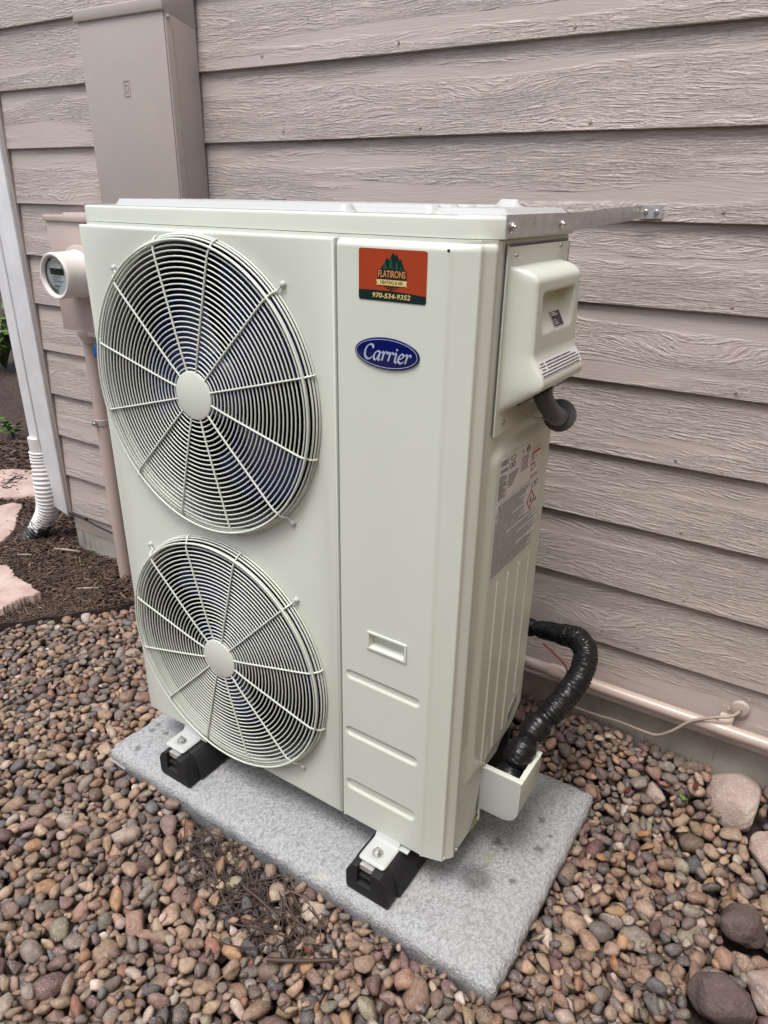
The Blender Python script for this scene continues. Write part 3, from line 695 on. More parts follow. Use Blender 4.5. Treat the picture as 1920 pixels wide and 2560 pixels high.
o = lg.build('emblem', 'taupe_flat', eb); o['label'] = 'embossed letter D inside a square'

# electric meter
mt = wthing('electric_meter', 'round white electric meter on a taupe meter can left of the unit', 'electric meter', -1.30, .88)
MB().box((-1.45, -.115, .882), (-1.14, -.001, 1.245)).build('meter_can', 'taupe_pipe', mt, bevel=.003)
MB().box((-1.456, -.122, 1.240), (-1.135, -.001, 1.258)).build('can_lid', 'taupe_pipe', mt, bevel=.002)
mb = MB(); mb.add([(-1.36,-.118,1.2585),(-1.15,-.118,1.2585),(-1.15,-.03,1.2585),(-1.36,-.03,1.2585),(-1.345,-.114,1.268),(-1.16,-.114,1.268),(-1.16,-.034,1.268),(-1.345,-.034,1.268)],[(0,3,2,1),(4,5,6,7),(0,1,5,4),(1,2,6,5),(2,3,7,6),(3,0,4,7)]); mb.build('lid_hub', 'taupe_pipe', mt)
mc = (-1.297, 0, 1.079)
MB().lathe([(.092, -.116), (.092, -.124), (.083, -.130), (.078, -.131)], mc, 'y', 48).build('socket_ring', 'taupe_pipe', mt, True)
MB().lathe([(.076, -.118), (.078, -.13), (.0735, -.136), (.0725, -.205), (.0735, -.214), (.0725, -.221), (.069, -.225), (.064, -.224), (.061, -.219), (.060, -.206)], mc, 'y', 56).build('housing', 'meter_white', mt, True)
o = MB().lathe([(.0605, -.2065), (0, -.2065)], mc, 'y', 48).build('dial_face', 'meter_grey', mt)
dk = MB(); dk.add([(mc[0]+r__*cos(a__), -.2085, mc[2]+r__*sin(a__)) for a__ in np.linspace(R(110), R(262), 22) for r__ in (.060, .049-.004*sin(a__*2))], [(2*i, 2*i+1, 2*i+3, 2*i+2) for i in range(21)]); dk.build('dial_shadow_band', 'dial_shade', mt)  # dark crescent stands in for the rim's shade on the dial
MB().box((mc[0]-.030, -.2100, mc[2]+.004), (mc[0]+.036, -.2092, mc[2]+.023)).build('lcd', 'lcd', mt)
MB().box((mc[0]-.026, -.2096, mc[2]+.025), (mc[0]+.028, -.2090, mc[2]+.036)).build('serial_plate', 'label', mt)
pr = MB()
for r_, (z_, n_, h_) in enumerate([(-.006, 7, .0022), (-.013, 4, .0022), (-.0185, 9, .003), (-.034, 4, .005), (-.044, 3, .003), (.033, 8, .0014), (.029, 6, .0014)]):
    x = mc[0]-.022+(.004 if z_ < -.03 else 0)
    for q in range(n_):
        wd = .0022+.003*rng.random(); pr.box((x, -.2100, mc[2]+z_), (x+wd, -.2093, mc[2]+z_+h_)); x += wd+.0022
o = pr.build('print', 'ink', mt); o['kind'] = 'stuff'
gl = NT('meter_glass'); gl.b.inputs['Transmission Weight'].default_value = 1.0; gl.b.inputs['Roughness'].default_value = .02; gl.b.inputs['IOR'].default_value = 1.3
M['glass'] = gl.fin((.93, .96, .96))
MB().lathe([(.0600, -.2125), (.045, -.2155), (.02, -.2175), (.0005, -.218)], mc, 'y', 40).build('glass_cover', 'glass', mt, True)
MB().tube([(-1.352, -.070, .885), (-1.352, -.070, .865), (-1.352, -.070, .84)], [.052, .052, .036], 20).build('hub_fitting', 'taupe_pipe', mt, True)
# riser conduit
rc = wthing('riser_conduit', 'taupe painted vertical conduit dropping from the meter can into the mulch', 'conduit', -1.395, -.12)
MB().tube([(-1.392, -.055, .89), (-1.392, -.055, -.10), (-1.392, -.055, -.135), (-1.392, -.055, -.142)], [.027, .027, .026, .018], 22).build('pipe', 'taupe_pipe', rc, True)
mb = MB().lathe([(.0275, -.012), (.0305, -.01), (.0305, .01), (.0275, .012)], (-1.392, -.055, .535), 'z', 22); mb.build('strap', 'taupe_flat', rc, True)
MB().tube([(-1.392, -.080, .535), (-1.392, -.103, .535)], .0045, 10).tube([(-1.392, -.088, .535), (-1.392, -.095, .535)], .0105, 6).build('bolt', 'zinc', rc)
# small box further down, behind the unit's edge
sb = wthing('utility_box', 'small taupe utility box low on the wall beside the riser conduit', 'utility box', -1.27, .05)
MB().box((-1.33, -.05, .10), (-1.20, -.001, .455)).build('box', 'taupe_pipe', sb, bevel=.003); MB().box((-1.334, -.055, .450), (-1.196, -.001, .462)).build('lid', 'taupe_pipe', sb, bevel=.001)
# padlock on the meter can
lk = wthing('meter_seal', 'blue plastic seal lock hanging on a wire loop under the meter can', 'lock', -1.215, .84)
def Wl(off, px_): return None
lkx, lkz = -1.268, .835
MB().box((lkx-.011, -.135, lkz-.030), (lkx+.016, -.117, lkz+.012)).build('body', 'blue', lk, bevel=.003)
MB().tube([(lkx+.002+.007*cos(a_), -.125, lkz+.026+.016*sin(a_)) for a_ in np.linspace(0, 2*pi, 20)], .0016, 6, False).build('shackle', 'zinc', lk, True)
MB().box((lkx-.05, -.118, .868), (lkx+.05, -.06, .884)).build('hasp', 'taupe_pipe', lk, bevel=.002)

# cable along the siding bottom, left
cb = MB().tube([W(-1.79, .008, .036), W(-1.72, .01, .037), W(-1.66, .014, .036), W(-1.6, .012, .025), W(-1.5, .012, .016), W(-1.40, .02, .014), W(-1.30, .02, .012)], .0042, 8).tube([W(-1.665, .008, .036), W(-1.665, .02, .047)], .006, 8).build('cable', 'cord_black', None, True)
tag(cb, 'thin black cable running along the bottom of the siding by the house corner', 'cable')

# horizontal conduit on the right
hc = wthing('wall_conduit', 'pinkish taupe pipe running along the foundation below the siding', 'conduit', .6, .1)
zc_ = .101
MB().tube([(-.35, -.030, zc_-.002), (.3, -.030, zc_), (2.3, -.030, zc_-.002)], .0168, 22).build('pipe', 'taupe_pipe', hc, True)
MB().lathe([(.0168, -.030), (.0205, -.029), (.0205, .030), (.0168, .031)], (.445, -.030, zc_), 'x', 24).build('coupling', 'taupe_pipe', hc, True)
cl = [(0.868, -.0009, zc_+.048), (0.868, -.004, zc_+.044)]
mb = MB(); arc = [(-.002, zc_+.052), (-.003, zc_+.030), (-.012, zc_+.0195)] + [(-.030-.0185*sin(a_), zc_+.0185*cos(a_)) for a_ in np.linspace(0, pi, 12)] + [(-.012, zc_-.0195), (-.001, zc_-.024)]
vs = [(x_, y_, z_) for (y_, z_) in arc for x_ in (.860, .892)]
mb.add(vs, [(2*i, 2*i+1, 2*i+3, 2*i+2) for i in range(len(arc)-1)]); o = mb.build('pipe_strap', 'taupe_pipe', hc)
sm = o.modifiers.new('solid', 'SOLIDIFY'); sm.thickness = .002
MB().lathe([(0, -.006), (.003, -.005), (.004, -.002)], (.876, -.0015, zc_+.045), 'y', 10).build('screw', 'taupe_flat', hc, True)
gr = wthing('wall_grommet', 'round pinkish cover plate on the siding where the tan cord enters', 'cover plate', .90, .15)
MB().lathe([(0, -.0075), (.012, -.007), (.020, -.0045), (.0235, .003)], (.900, -.002, .157), 'y', 28).build('plate', 'taupe_pipe', gr, True)
MB().lathe([(0, -.0095), (.004, -.0092), (.0045, -.006)], (.902, -.002, .155), 'y', 12).build('hole', 'cord_black', gr)
cd = MB().tube(spline([W(.902, .008, .155), W(.885, .035, .150), W(.85, .045, .138), W(.80, .048, .105), W(.76, .05, .055), W(.725, .04, .018), W(.68, .02, .0), W(.62, .01, -.006), W(.56, .008, -.012), W(.50, .008, -.012), W(.44, .01, -.005)], 8), .0040, 10).build('cord', 'cord_tan', None, True)
tag(cd, 'thin tan cord curving from the cover plate down over the pipe to the stones', 'cord')

# ================================================================== equipment pad
pad = thing('equipment_pad', 'grey textured concrete equipment pad with dark spots under the unit', 'pad', (.53, .19, PZT), org=(.53, .19, PZT))
per = []
rc_ = .018
corn = [((PX1-rc_, PY1-rc_), 0), ((PX0+rc_, PY1-rc_), 90), ((PX0+rc_, PY0+rc_), 180), ((PX1-rc_, PY0+rc_), 270)]
for ci_, ((cx_, cy_), a0_) in enumerate(corn):
    arc_ = [(cx_+rc_*cos(R(a0_+q)), cy_+rc_*sin(R(a0_+q)), cos(R(a0_+q)), sin(R(a0_+q))) for q in np.linspace(0, 90, 8)]
    per += arc_
    nx_ = corn[(ci_+1) % 4]; e_ = (nx_[0][0]+rc_*cos(R(nx_[1])), nx_[0][1]+rc_*sin(R(nx_[1]))); s_ = arc_[-1]; n_ = 150 if ci_ % 2 == 0 else 80
    per += [(s_[0]+(e_[0]-s_[0])*q/n_, s_[1]+(e_[1]-s_[1])*q/n_, s_[2], s_[3]) for q in range(1, n_)]
prof = [(.012, -.190), (.006, -.150), (.002, -.132), (.001, -.120), (.004, -.1105), (.012, -.1025), (.022, -.0990), (.036, -.0965), (.055, -.0950)]
N = len(per); vs = []
for j, (ins, z_) in enumerate(prof):
    for i, (x, y, nx__, ny__) in enumerate(per):
        s_ = i*.007*1.0; wob = (.0012*sin(i*.31)+.0009*sin(i*.83+1)+.0008*rng.normal()*(1 if z_ > -.16 else 2.2)) if j < 6 else .0004*sin(i*.3)
        k_ = min(ins, rc_*.9); qx, qy = x-nx__*(k_+wob), y-ny__*(k_+wob)
        if ins > k_: qx = min(max(qx, PX0+ins), PX1-ins); qy = min(max(qy, PY0+ins), PY1-ins)
        vs.append((qx, qy, z_ + (.0006*sin(i*.21) if 2 < j < 6 else 0)))
fs = [(j*N+i, j*N+(i+1) % N, (j+1)*N+(i+1) % N, (j+1)*N+i) for j in range(len(prof)-1) for i in range(N)] + [((len(prof)-1)*N+i, (len(prof)-1)*N+(i+1) % N, len(prof)*N) for i in range(N)]
vs.append((.53, .19, -.0950))
MB().add(vs, fs).build('slab', 'pad', pad, True)
MB().box((PX0-.0008, -.085, -.137), (PX0+.0006, -.02, -.112)).build('paper_label', 'label', pad)
lb = MB().add([(PX0+.012, PY0-.0006, -.124), (PX0+.075, PY0-.0008, -.126), (PX0+.075, PY0+.0002, -.140), (PX0+.012, PY0+.0002, -.138)], [(0, 1, 2, 3)]); lb.build('paper_label', 'label', pad)

# rubber feet
def foot(x0, x1, lab):
    ft = thing('rubber_support', lab, 'support block', ((x0+x1)/2, -.09, PZT), group='black rubber support blocks')
    F_ = lambda yy: (lambda u, v, w_: (u, yy + w_, v))
    nx0, nx1 = x0+.030, x0+.066
    zt_ = -.016
    out = [(x0+.004, -.0945), (x1-.004, -.0945), (x1, -.085), (x1-.006, -.05), (x1-.013, -.028), (x1-.024, zt_), (nx1, zt_), (nx1, -.066), (nx0, -.066), (nx0, zt_), (x0+.020, zt_), (x0+.008, -.028), (x0, -.045), (x0, -.085)]
    mb = flat([out], .038, F_(-.090), .0015); mb.build('end_block', 'rubber', ft, True)
    # chamfered long body
    vs = []; sec_ = [(x0+.004, -.0945), (x1-.004, -.0945), (x1+.006, -.088), (x1-.001, -.05), (x1-.013, -.028), (x1-.024, zt_), (x0+.020, zt_), (x0+.006, -.028), (x0-.003, -.05), (x0-.004, -.088)]
    for y_, k_ in ((-.0525, 1), (.40, 1), (.42, .9)):
        cx_ = (x0+x1)/2; vs += [(cx_+(u-cx_)*k_, y_, v) for u, v in sec_]
    K = len(sec_); MB().add(vs, [(j*K+i, j*K+(i+1) % K, (j+1)*K+(i+1) % K, (j+1)*K+i) for j in range(2) for i in range(K)] + [tuple(range(K)), tuple(2*K+i for i in range(K))]).build('body', 'rubber', ft, bevel=.002)
    MB().box((nx0+.001, -.080, -.030), (nx1-.001, .10, -.0165)).build('channel', 'galv', ft)
    for q, z_ in enumerate((-.045, -.055)): MB().box((nx0+.001, -.084+q*.003, z_-.003), (nx1-.001, -.054, z_+.001)).build('rib', 'rubber', ft)
foot(.136, .246, 'black rubber support block under the left foot of the unit')
foot(.752, .866, 'black rubber support block under the right foot of the unit')

# ================================================================== the heat pump
hp = thing('heat_pump', 'cream two-fan outdoor heat pump standing on rubber blocks on the pad', 'heat pump', (.476, .17, 0), org=(.476, .17, 0))
PH = 1.268
FX, FZ = .333, (.956, .314)
# fan panel
mb = flat([[(0.0, 0.0), (.6745, 0.0), (.6745, PH), (0.0, PH)], circ(FX, FZ[0], .3005, 128), circ(FX, FZ[1], .3005, 128)], .016, lambda u, v, w_: (u, .016-w_, v), .0055)
o = mb.build('fan_panel', 'enamel', hp, True)
# cabinet shell behind the front
MB().box((.012, .0165, .003), (.018, .337, 1.27)).build('left_panel', 'enamel', hp, bevel=.001)
MB().box((.0185, .325, .003), (.942, .337, 1.27)).build('back_coil', 'coil', hp)
MB().box((.0185, .0170, .003), (.940, .3245, .008)).build('base_pan', 'enamel', hp)
MB().box((.0185, .0170, 1.258), (.660, .3245, 1.262)).build('inner_top', 'black', hp)
MB().box((.668, .018, .009), (.673, .324, 1.257)).build('inner_partition', 'black', hp)
MB().box((.0185, .31, .009), (.667, .324, 1.257)).build('inner_coil', 'coil', hp)
MB().box((.0185, .0185, .628), (.667, .3, .640)).build('inner_shelf', 'black', hp)
for ix, z0_ in ((0, .0), (1, .0)):
    cz_ = FZ[ix]
    MB().lathe([(.3035, .012), (.301, .018), (.295, .024), (.288, .030), (.2845, .040), (.2840, .056)], (FX, 0, cz_), 'y', 96).build('orifice_ring', 'shroud', hp, True)
MB().lathe([(.2855, .054), (.2855, .31)], (FX, 0, FZ[0]), 'y', 48).build('darkening_duct', 'black', hp, True); MB().lathe([(.2855, .054), (.2855, .31)], (FX, 0, FZ[1]), 'y', 48).build('darkening_duct', 'black', hp, True)  # black walls added to darken the fan interior
# service panel (front, chamfer, return) with pressed ribs and handle pocket
prf = [(.678, .010), (.6785, .004), (.6805, .001), (.6835, 0.0)]
RIBS = [(.702, .410, .862, .409, .0105, .0036), (.701, .2585, .861, .2575, .0115, .0042), (.704, .106, .858, .105, .015, .0046)]
HP_ = (.7535, .502, .8315, .528)
def sp_y(x, z):
    y = 0.0
    for (a0_, b0_, a1_, b1_, r_, dp) in RIBS:
        if abs(z-b0_) < r_+.01: d_ = capsule(x, z, a0_, b0_, a1_, b1_); y += dp*(1-sst(r_*.45, r_+.002, d_))
    dx_ = max(HP_[0]-x, x-HP_[2], 0); dz_ = max(HP_[1]-z, z-HP_[3], 0)
    y += .0155*(1-sst(0, .0012, max(dx_, dz_)))
    if z > PH-.012: t_ = (z-(PH-.012))/.012; y += .014*(1-math.sqrt(max(0, 1-t_*t_)))
    if z < .004: y += .003*(1-z/.004)
    return y
W1, W2, W3 = .891, .936, .953
xs_ = [.678, .6785, .6805, .6835] + dense(.686, W1-.004, [(HP_[0]-.004, HP_[0]+.004), (HP_[2]-.004, HP_[2]+.004), (.688, .71), (.852, .874)], .0012, .006)
y_ex = {}
pathp = []
for x in xs_: pathp.append((x, {.678: .010, .6785: .004, .6805: .001}.get(x, 0.0), x))
for q in np.linspace(0, 1, 6)[1:]: pathp.append((W1-.004+.008*q, .0013*q*q*2, None))
x_, y_ = W1+.004, .0026
for q in np.linspace(0, 1, 7)[1:]: pathp.append((x_+(W2-.003-x_)*q, y_+(.0130-y_)*q, None))
for q in np.linspace(0, 1, 7)[1:]: a_ = q; pathp.append((W2-.003+.006*a_*(1-.35*a_)+.0012, .0130+.008*a_*a_, None))
xa, ya = pathp[-1][:2]
for q in np.linspace(0, 1, 5)[1:]: pathp.append((xa+(W3-xa)*q, ya+(.0405-ya)*q, None))
pathp.append((W3-.003, .0425, None))
zs_ = dense(0, PH, [(.0, .006), (.39, .430), (.236, .28), (.08, .132), (HP_[1]-.004, HP_[1]+.004), (HP_[3]-.004, HP_[3]+.004), (PH-.013, PH)], .0016, .03)
def Psp(i, z):
    x, y, xx_ = pathp[i]
    top = 0.0
    if z > PH-.012: t_ = (z-(PH-.012))/.012; top = .014*(1-math.sqrt(max(0, 1-t_*t_)))
    if xx_ is not None and x > .684: return (x, y+sp_y(x, z), z)
    f_ = min(1, max(0, (x-W1)/(W3-W1)))
    k_ = 1-.55*f_
    return (x - top*f_*.45, y + top*k_*(1-.6*f_), z)
o = grid(range(len(pathp)), zs_, Psp, 'service_panel', 'enamel', hp)
MB().box((.680, .0175, .0085), (.936, .0195, 1.257)).build('panel_backing', 'black', hp)
# flip strip that closes the top bevel
flat([[(.012, .0135), (W1, .0135), (W2-.004, .0225), (W3-.005, .046), (W3-.004, .336), (.012, .336)]], .0105, lambda u, v, w_: (u, v, PH-.0050+w_)).build('top_flange', 'enamel', hp)
# handle frame
fr = flat([rrect(.7455, .4935, .8395, .5365, .003), rrect(.7515, .4995, .8335, .5305, .002)], .0036, FR(.0008), .0008)
fr.build('handle_frame', 'enamel', hp, True)
o = MB().lathe([(0, -.0008), (.0022, -.0006), (.0026, .0006)], (.889, .0004, PH-.010), 'y', 10).build('screw_hole', 'black', hp, True)

# side panel with pressed field and ribs
YA, YB = .044, .337
def side_x(y, z):
    x = 0.0
    # raised field for the rating labels and ribs (step along its left edge)
    fld = (1-sst(.014, .040, math.hypot(max(.106-y, 0), max(z-.902, 0)))) * sst(.165, .200, z)
    x += -.0030 + .0080*fld
    for (yy, z0_, z1_) in ((.131, .200, .652), (.181, .210, .652), (.233, .224, .652), (.286, .292, .652)):
        if abs(y-yy) < .008: x += .0030*(1-sst(.0008, .0040, capsule(y, z, yy, z0_, yy, z1_)))
    # vent slits low on the side
    if z < .15 and .055 < y < .150:
        for q in range(9):
            zc__ = .012+q*.0135; dd = abs(z-(zc__+(.15-y)*.10)); x -= .0016*(1-sst(.001, .0035, dd))*sst(.058, .066, y)*(1-sst(.135, .142, y))
    return W3 + x
ys2 = dense(YA, YB, [(.064, .094), (.124, .138), (.174, .188), (.226, .240), (.279, .293)], .0014, .007)
zs2 = dense(.004, 1.2720, [(.004, .15), (.155, .30), (.56, .66), (.88, .95)], .0032, .02)
def zmin(y): return .004 if y < .150 else (.150 if y < .235 else .150 + (y-.235)*.82)
def Psd(y, z):
    lo = zmin(y); z2 = z
    if z < .45: z2 = lo + (z-.004)/(.45-.004)*(.45-lo)
    return (side_x(y, z2), y, z2)
o = grid(ys2, zs2, Psd, 'side_panel', 'enamel', hp)
MB().box((.900, .046, .01), (.940, .15, .4)).box((.900, .1505, .21), (.940, .336, .4)).box((.900, .046, .4005), (.9405, .336, 1.26)).build('inner_frame', 'coil', hp)
MB().box((.86, .150, .004), (.866, .336, .2)).build('recess_back', 'enamel', hp)
MB().box((W3-.0045, YB+.0005, .22), (W3+.0002, YB+.004, 1.262)).build('rear_edge', 'enamel', hp)
mb = flat([[(.0860, .20), (.1040, .185), (.1040, .905), (.0960, .918), (.0860, .918)]], .0006, SD(W3-.0022)); 

def words(mb, u0_, u1_, v, h_, F, seed, wmin=.6, wmax=2.6, gap=.75, fill=1.0):
    rg = np.random.default_rng(seed); u = u0_; end = u0_+(u1_-u0_)*fill
    while u < end:
        wd = h_*rg.uniform(wmin, wmax); 
        if u+wd > end: break
        a, b = u, u+wd; q = [(a, v), (b, v), (b, v+h_*.72), (a, v+h_*.72)]
        mb.add([F(p_[0], p_[1], .0002) for p_ in q], [(0, 1, 2, 3)]); u = b+h_*gap*.6
# compressor compartment cover (hood) on the side
CX0 = W3
def hood_x(y, z):
    if z > 1.233 or z < 1.0: return CX0 + .0028
    if z > 1.210: q = (1.233-z)/.023; pz = .044*math.sqrt(max(0, 1-(1-q)**2))
    elif z > 1.104: pz = .044 + .003*(1.210-z)/.106
    elif z > 1.054: pz = .047 + .021*sst(0, 1, (1.104-z)/.050)
    elif z > 1.044: pz = .068 - .004*((1.054-z)/.010)**2
    else: pz = .064*max(0, (z-1.0)/.044)
    e_ = min(sst(0, 1, (y-.076)/.020), sst(0, 1, (.296-y)/.020)); e_ = math.sin(e_*pi/2)
    sc_ = sst(0, 1, (y-.112)/.022)*sst(0, 1, (.262-y)/.022)*sst(0, 1, (1.196-z)/.009)*min(1, max(0, (z-1.130)/.058))
    return CX0 + .0028 + pz*e_ - .030*sc_
ysh = dense(.068, .326, [(.068, .14), (.24, .326)], .0022, .006)
zsh = [.962+.0035*q for q in range(int((1.266-.962)/.0035)+1)]
zsh = sorted(zsh + [1.0002, .9998, 1.0445, 1.0535, 1.2325, 1.2335, 1.231])
o = grid(ysh, zsh, lambda y, z: (hood_x(y, z), y + 0, z), 'access_cover', 'enamel', hp)
MB().add([(W3+.0002, .068, .962), (W3+.003, .068, .962), (W3+.003, .068, 1.266), (W3+.0002, .068, 1.266)], [(0,1,2,3)]).add([(W3+.0002, .068, 1.266), (W3+.003, .068, 1.266), (W3+.003, .326, 1.266), (W3+.0002, .326, 1.266)], [(0,1,2,3)]).add([(W3+.0002, .326, .962), (W3+.003, .326, .962), (W3+.003, .068, .962), (W3+.0002, .068, .962)], [(0,1,2,3)]).build('cover_edge', 'enamel', hp)
gp = flat([rrect(.0668, .9608, .3272, 1.2672, .004)], .0004, SD(W3-.0002)); gp.build('cover_gap', 'ink_soft', hp)
MB().add([(W3+.014, .10, 1.0055), (W3+.064, .10, 1.0385), (W3+.064, .275, 1.0385), (W3+.014, .275, 1.0055)], [(0, 1, 2, 3)]).build('opening_dark_patch', 'black', hp)  # black patch on the closed underside stands in for the dark opening
for (y_, z_) in ((.099, 1.249), (.286, 1.256), (.102, .980)):
    MB().lathe([(0, .0062), (.0030, .0056), (.0050, .0036), (.0055, .002)], (W3, y_, z_), 'x', 16).build('screw', 'zinc', hp, True)

# handle-scoop sticker
def patch(F, u0_, u1_, v0_, v1_, n=6, m_=8):
    mb = MB(); mb.v = [F(u0_+(u1_-u0_)*i/n, v0_+(v1_-v0_)*j/m_, 0) for j in range(m_+1) for i in range(n+1)]
    mb.f = [(j*(n+1)+i, j*(n+1)+i+1, (j+1)*(n+1)+i+1, (j+1)*(n+1)+i) for j in range(m_) for i in range(n)]; return mb
HX = lambda d_: (lambda u, v, w_: (hood_x(u, v)+d_, u, v))
s1 = patch(HX(.0010), .178, .222, 1.134, 1.159).build('small_sticker', 'label', hp)
s2 = patch(HX(.0015), .1795, .2205, 1.1352, 1.1578).build('sticker_face', 'ink', s1)
pr = MB()
for i, (v, fl) in enumerate([(1.1545, .55), (1.1515, .8), (1.1445, .4), (1.1415, .5), (1.1385, .6)]): words(pr, .182, .218, v, .0026 if i < 2 else .0013, HX(.0019), 5+i, fill=fl)
o = pr.build('print', 'label', s1); o['kind'] = 'stuff'
# warning label on the flared lower part
s3 = patch(HX(.0008), .094, .276, 1.0655, 1.0895, 26, 10).build('warning_label', 'label', hp)
FW = HX(.0013)
pr = MB()
for i in range(5):
    words(pr, .097+(.030 if i < 3 else 0), .273, 1.0845-i*.0044, .0030, FW, 20+i, fill=(.8, .96, 1, 1, .98)[i])
for i, wd_ in enumerate(('WARNING:', 'AVERTISSEMENT:', 'WARNING:')):
    tmb = text(wd_, .0034, lambda u, v, w_, i=i: FW(.111+u, 1.0856-i*.0044+v, 0), width=(.018, .026, .018)[i], off=.0001); pr.add(tmb.v, tmb.f)
o = pr.build('print', 'ink', s3); o['kind'] = 'stuff'
# rating plate and safety labels on the raised field
XL = W3+.0050
SDL = lambda x0: (lambda u, v, w_: (x0 + w_, u-.005, v))
FL = SDL(XL+.0010)
def rect(F, a_, b_, c_, d_): return ([F(a_, b_, 0), F(c_, b_, 0), F(c_, d_, 0), F(a_, d_, 0)], [(0, 1, 2, 3)])
lab1 = flat([[(.101, .830), (.2465, .830), (.2465, .912), (.101, .912)]], .0004, SDL(XL+.0004)).build('rating_label', 'label', hp)
pr = MB()
for r_ in range(15): words(pr, .104, .140, .878-r_*.0031, .0022, FL, 60+r_, fill=(.95 if r_ % 4 else .7))
for r_ in range(8): words(pr, .145, .190, .872-r_*.0035, .0022, FL, 100+r_, fill=1 - r_*.07)
for r_ in range(7): words(pr, .200, .243, .887-r_*.0042, .0022, FL, 140+r_, fill=.8)
q = rect(FL, .1415, .833, .1422, .908); pr.add(*q)
for (u, v, a_, b_) in ((.150, .898, .020, .008), (.147, .884, .010, .009), (.160, .884, .010, .009)):
    q = flat([rrect(u, v, u+a_, v+b_, .001), rrect(u+.0012, v+.0012, u+a_-.0012, v+b_-.0012, .0006)], .0004, FL); pr.add(q.v, q.f)
q = flat([circ(.229, .900, .0078, 24), circ(.229, .900, .0062, 24)], .0004, FL); pr.add(q.v, q.f)
q = text('ETL', .007, lambda u, v, w_: FL(.229+u, .900+v, w_)); pr.add(q.v, q.f)
q = text('UL', .006, lambda u, v, w_: FL(.205+u, .901+v, w_)); pr.add(q.v, q.f)
o = pr.build('print', 'ink', lab1); o['kind'] = 'stuff'
bb = MB()
for q_ in range(14):
    for v0_, v1_ in ((.897, .908), (.884, .892)):
        a_ = .107+q_*.0022; bb.add(*rect(FL, a_, v0_, a_+.0007+.0009*rng.random(), v1_))
bb.build('barcode', 'ink_soft', lab1)
lab3 = flat([[(.2470, .829), (.294, .829), (.294, .893), (.2470, .893)]], .0004, SDL(XL+.0002)).build('refrigerant_label', 'label', hp)
rd = MB()
for (a_, b_, v0_, v1_) in ((.249, .292, .881, .8855), (.249, .271, .859, .8625), (.249, .292, .890, .8912)): rd.add(*rect(FL, a_, v0_, b_, v1_))
for r_ in range(3): words(rd, .249, .292, .837-r_*.0028, .0016, FL, 300+r_)
rd.build('red_print', 'red_ink', lab3)
pr = MB()
for r_ in range(3): words(pr, .250, .266, .876-r_*.0038, .0024, FL, 320+r_); words(pr, .250, .263, .854-r_*.0038, .0024, FL, 330+r_)
for u_, v_, tx_ in ((.273, .8735, '2'), (.270, .8535, '8')):
    q = text(tx_, .009, lambda u, v, w_: FL(u_+u, v_+v, w_)); pr.add(q.v, q.f)
o = pr.build('print', 'ink', lab3); o['kind'] = 'stuff'
lab2 = flat([[(.098, .673), (.306, .673), (.306, .825), (.098, .825)]], .0004, SDL(XL+.0004)).build('safety_label', 'label', hp)
pr = MB()
for r_ in range(37):
    z_ = .8205-r_*.0040
    if r_ in (9, 22, 28): fl = .55
    elif r_ in (17,): fl = .3
    else: fl = (1, .96, .9, 1, .82)[r_ % 5]
    u0_ = .110 if r_ < 8 else .101
    u1_ = .240 if 2 < r_ < 16 else .303
    if r_ <= 2: u1_ = .258
    words(pr, u0_, u1_, z_, .0031, FL, 400+r_, wmin=.7, wmax=2.6, gap=1.1, fill=fl)
for (u, v, a_, b_) in ((.264, .808, .016, .011), (.284, .809, .011, .012)):
    q = flat([rrect(u, v, u+a_, v+b_, .001), rrect(u+.0012, v+.0012, u+a_-.0012, v+b_-.0012, .0006)], .0004, FL); pr.add(q.v, q.f)
fl_ = [(.0, -.009), (.0055, -.004), (.004, .002), (.001, .009), (-.002, .003), (-.0045, .001), (-.005, -.004)]
pr.add([FL(.266+a_, .783+b_, 0) for a_, b_ in fl_], [tuple(range(len(fl_)))])
q = text('A2L', .010, lambda u, v, w_: FL(.290+u, .776+v, w_)); pr.add(q.v, q.f)
o = pr.build('print', 'ink_soft', lab2); o['kind'] = 'stuff'
q = flat([[(.266, .806), (.286, .783), (.266, .760), (.246, .783)], [(.266, .8015), (.282, .783), (.266, .7645), (.250, .783)]], .0004, SDL(XL+.0009)); q.build('flame_diamond', 'red_ink', lab2)
MB().add([FL(.1000, .800, 0), FL(.1075, .800, 0), FL(.1038, .812, 0)], [(0, 1, 2)]).build('warning_triangle', plain('warning_yellow', (.5, .3, .03), .4), lab2)
lab4 = flat([[(.262, .212), (.318, .250), (.318, .212)]], .0003, SDL(XL)) if False else flat([[(.266, .2145), (.315, .2515), (.315, .292), (.266, .252)]], .0003, SDL(W3+.0051)).build('barcode_label', 'label', hp)
bb = MB()
for q_ in range(16):
    a_ = .2685+q_*.0028; sl = (a_-.266)*.755; bb.add(*rect(lambda u, v, w_: FL(u, v, .0002), a_, .2175+sl, a_+.0009+.0010*rng.random(), .2175+sl+.026))
bb.build('barcode', 'ink_soft', lab4)

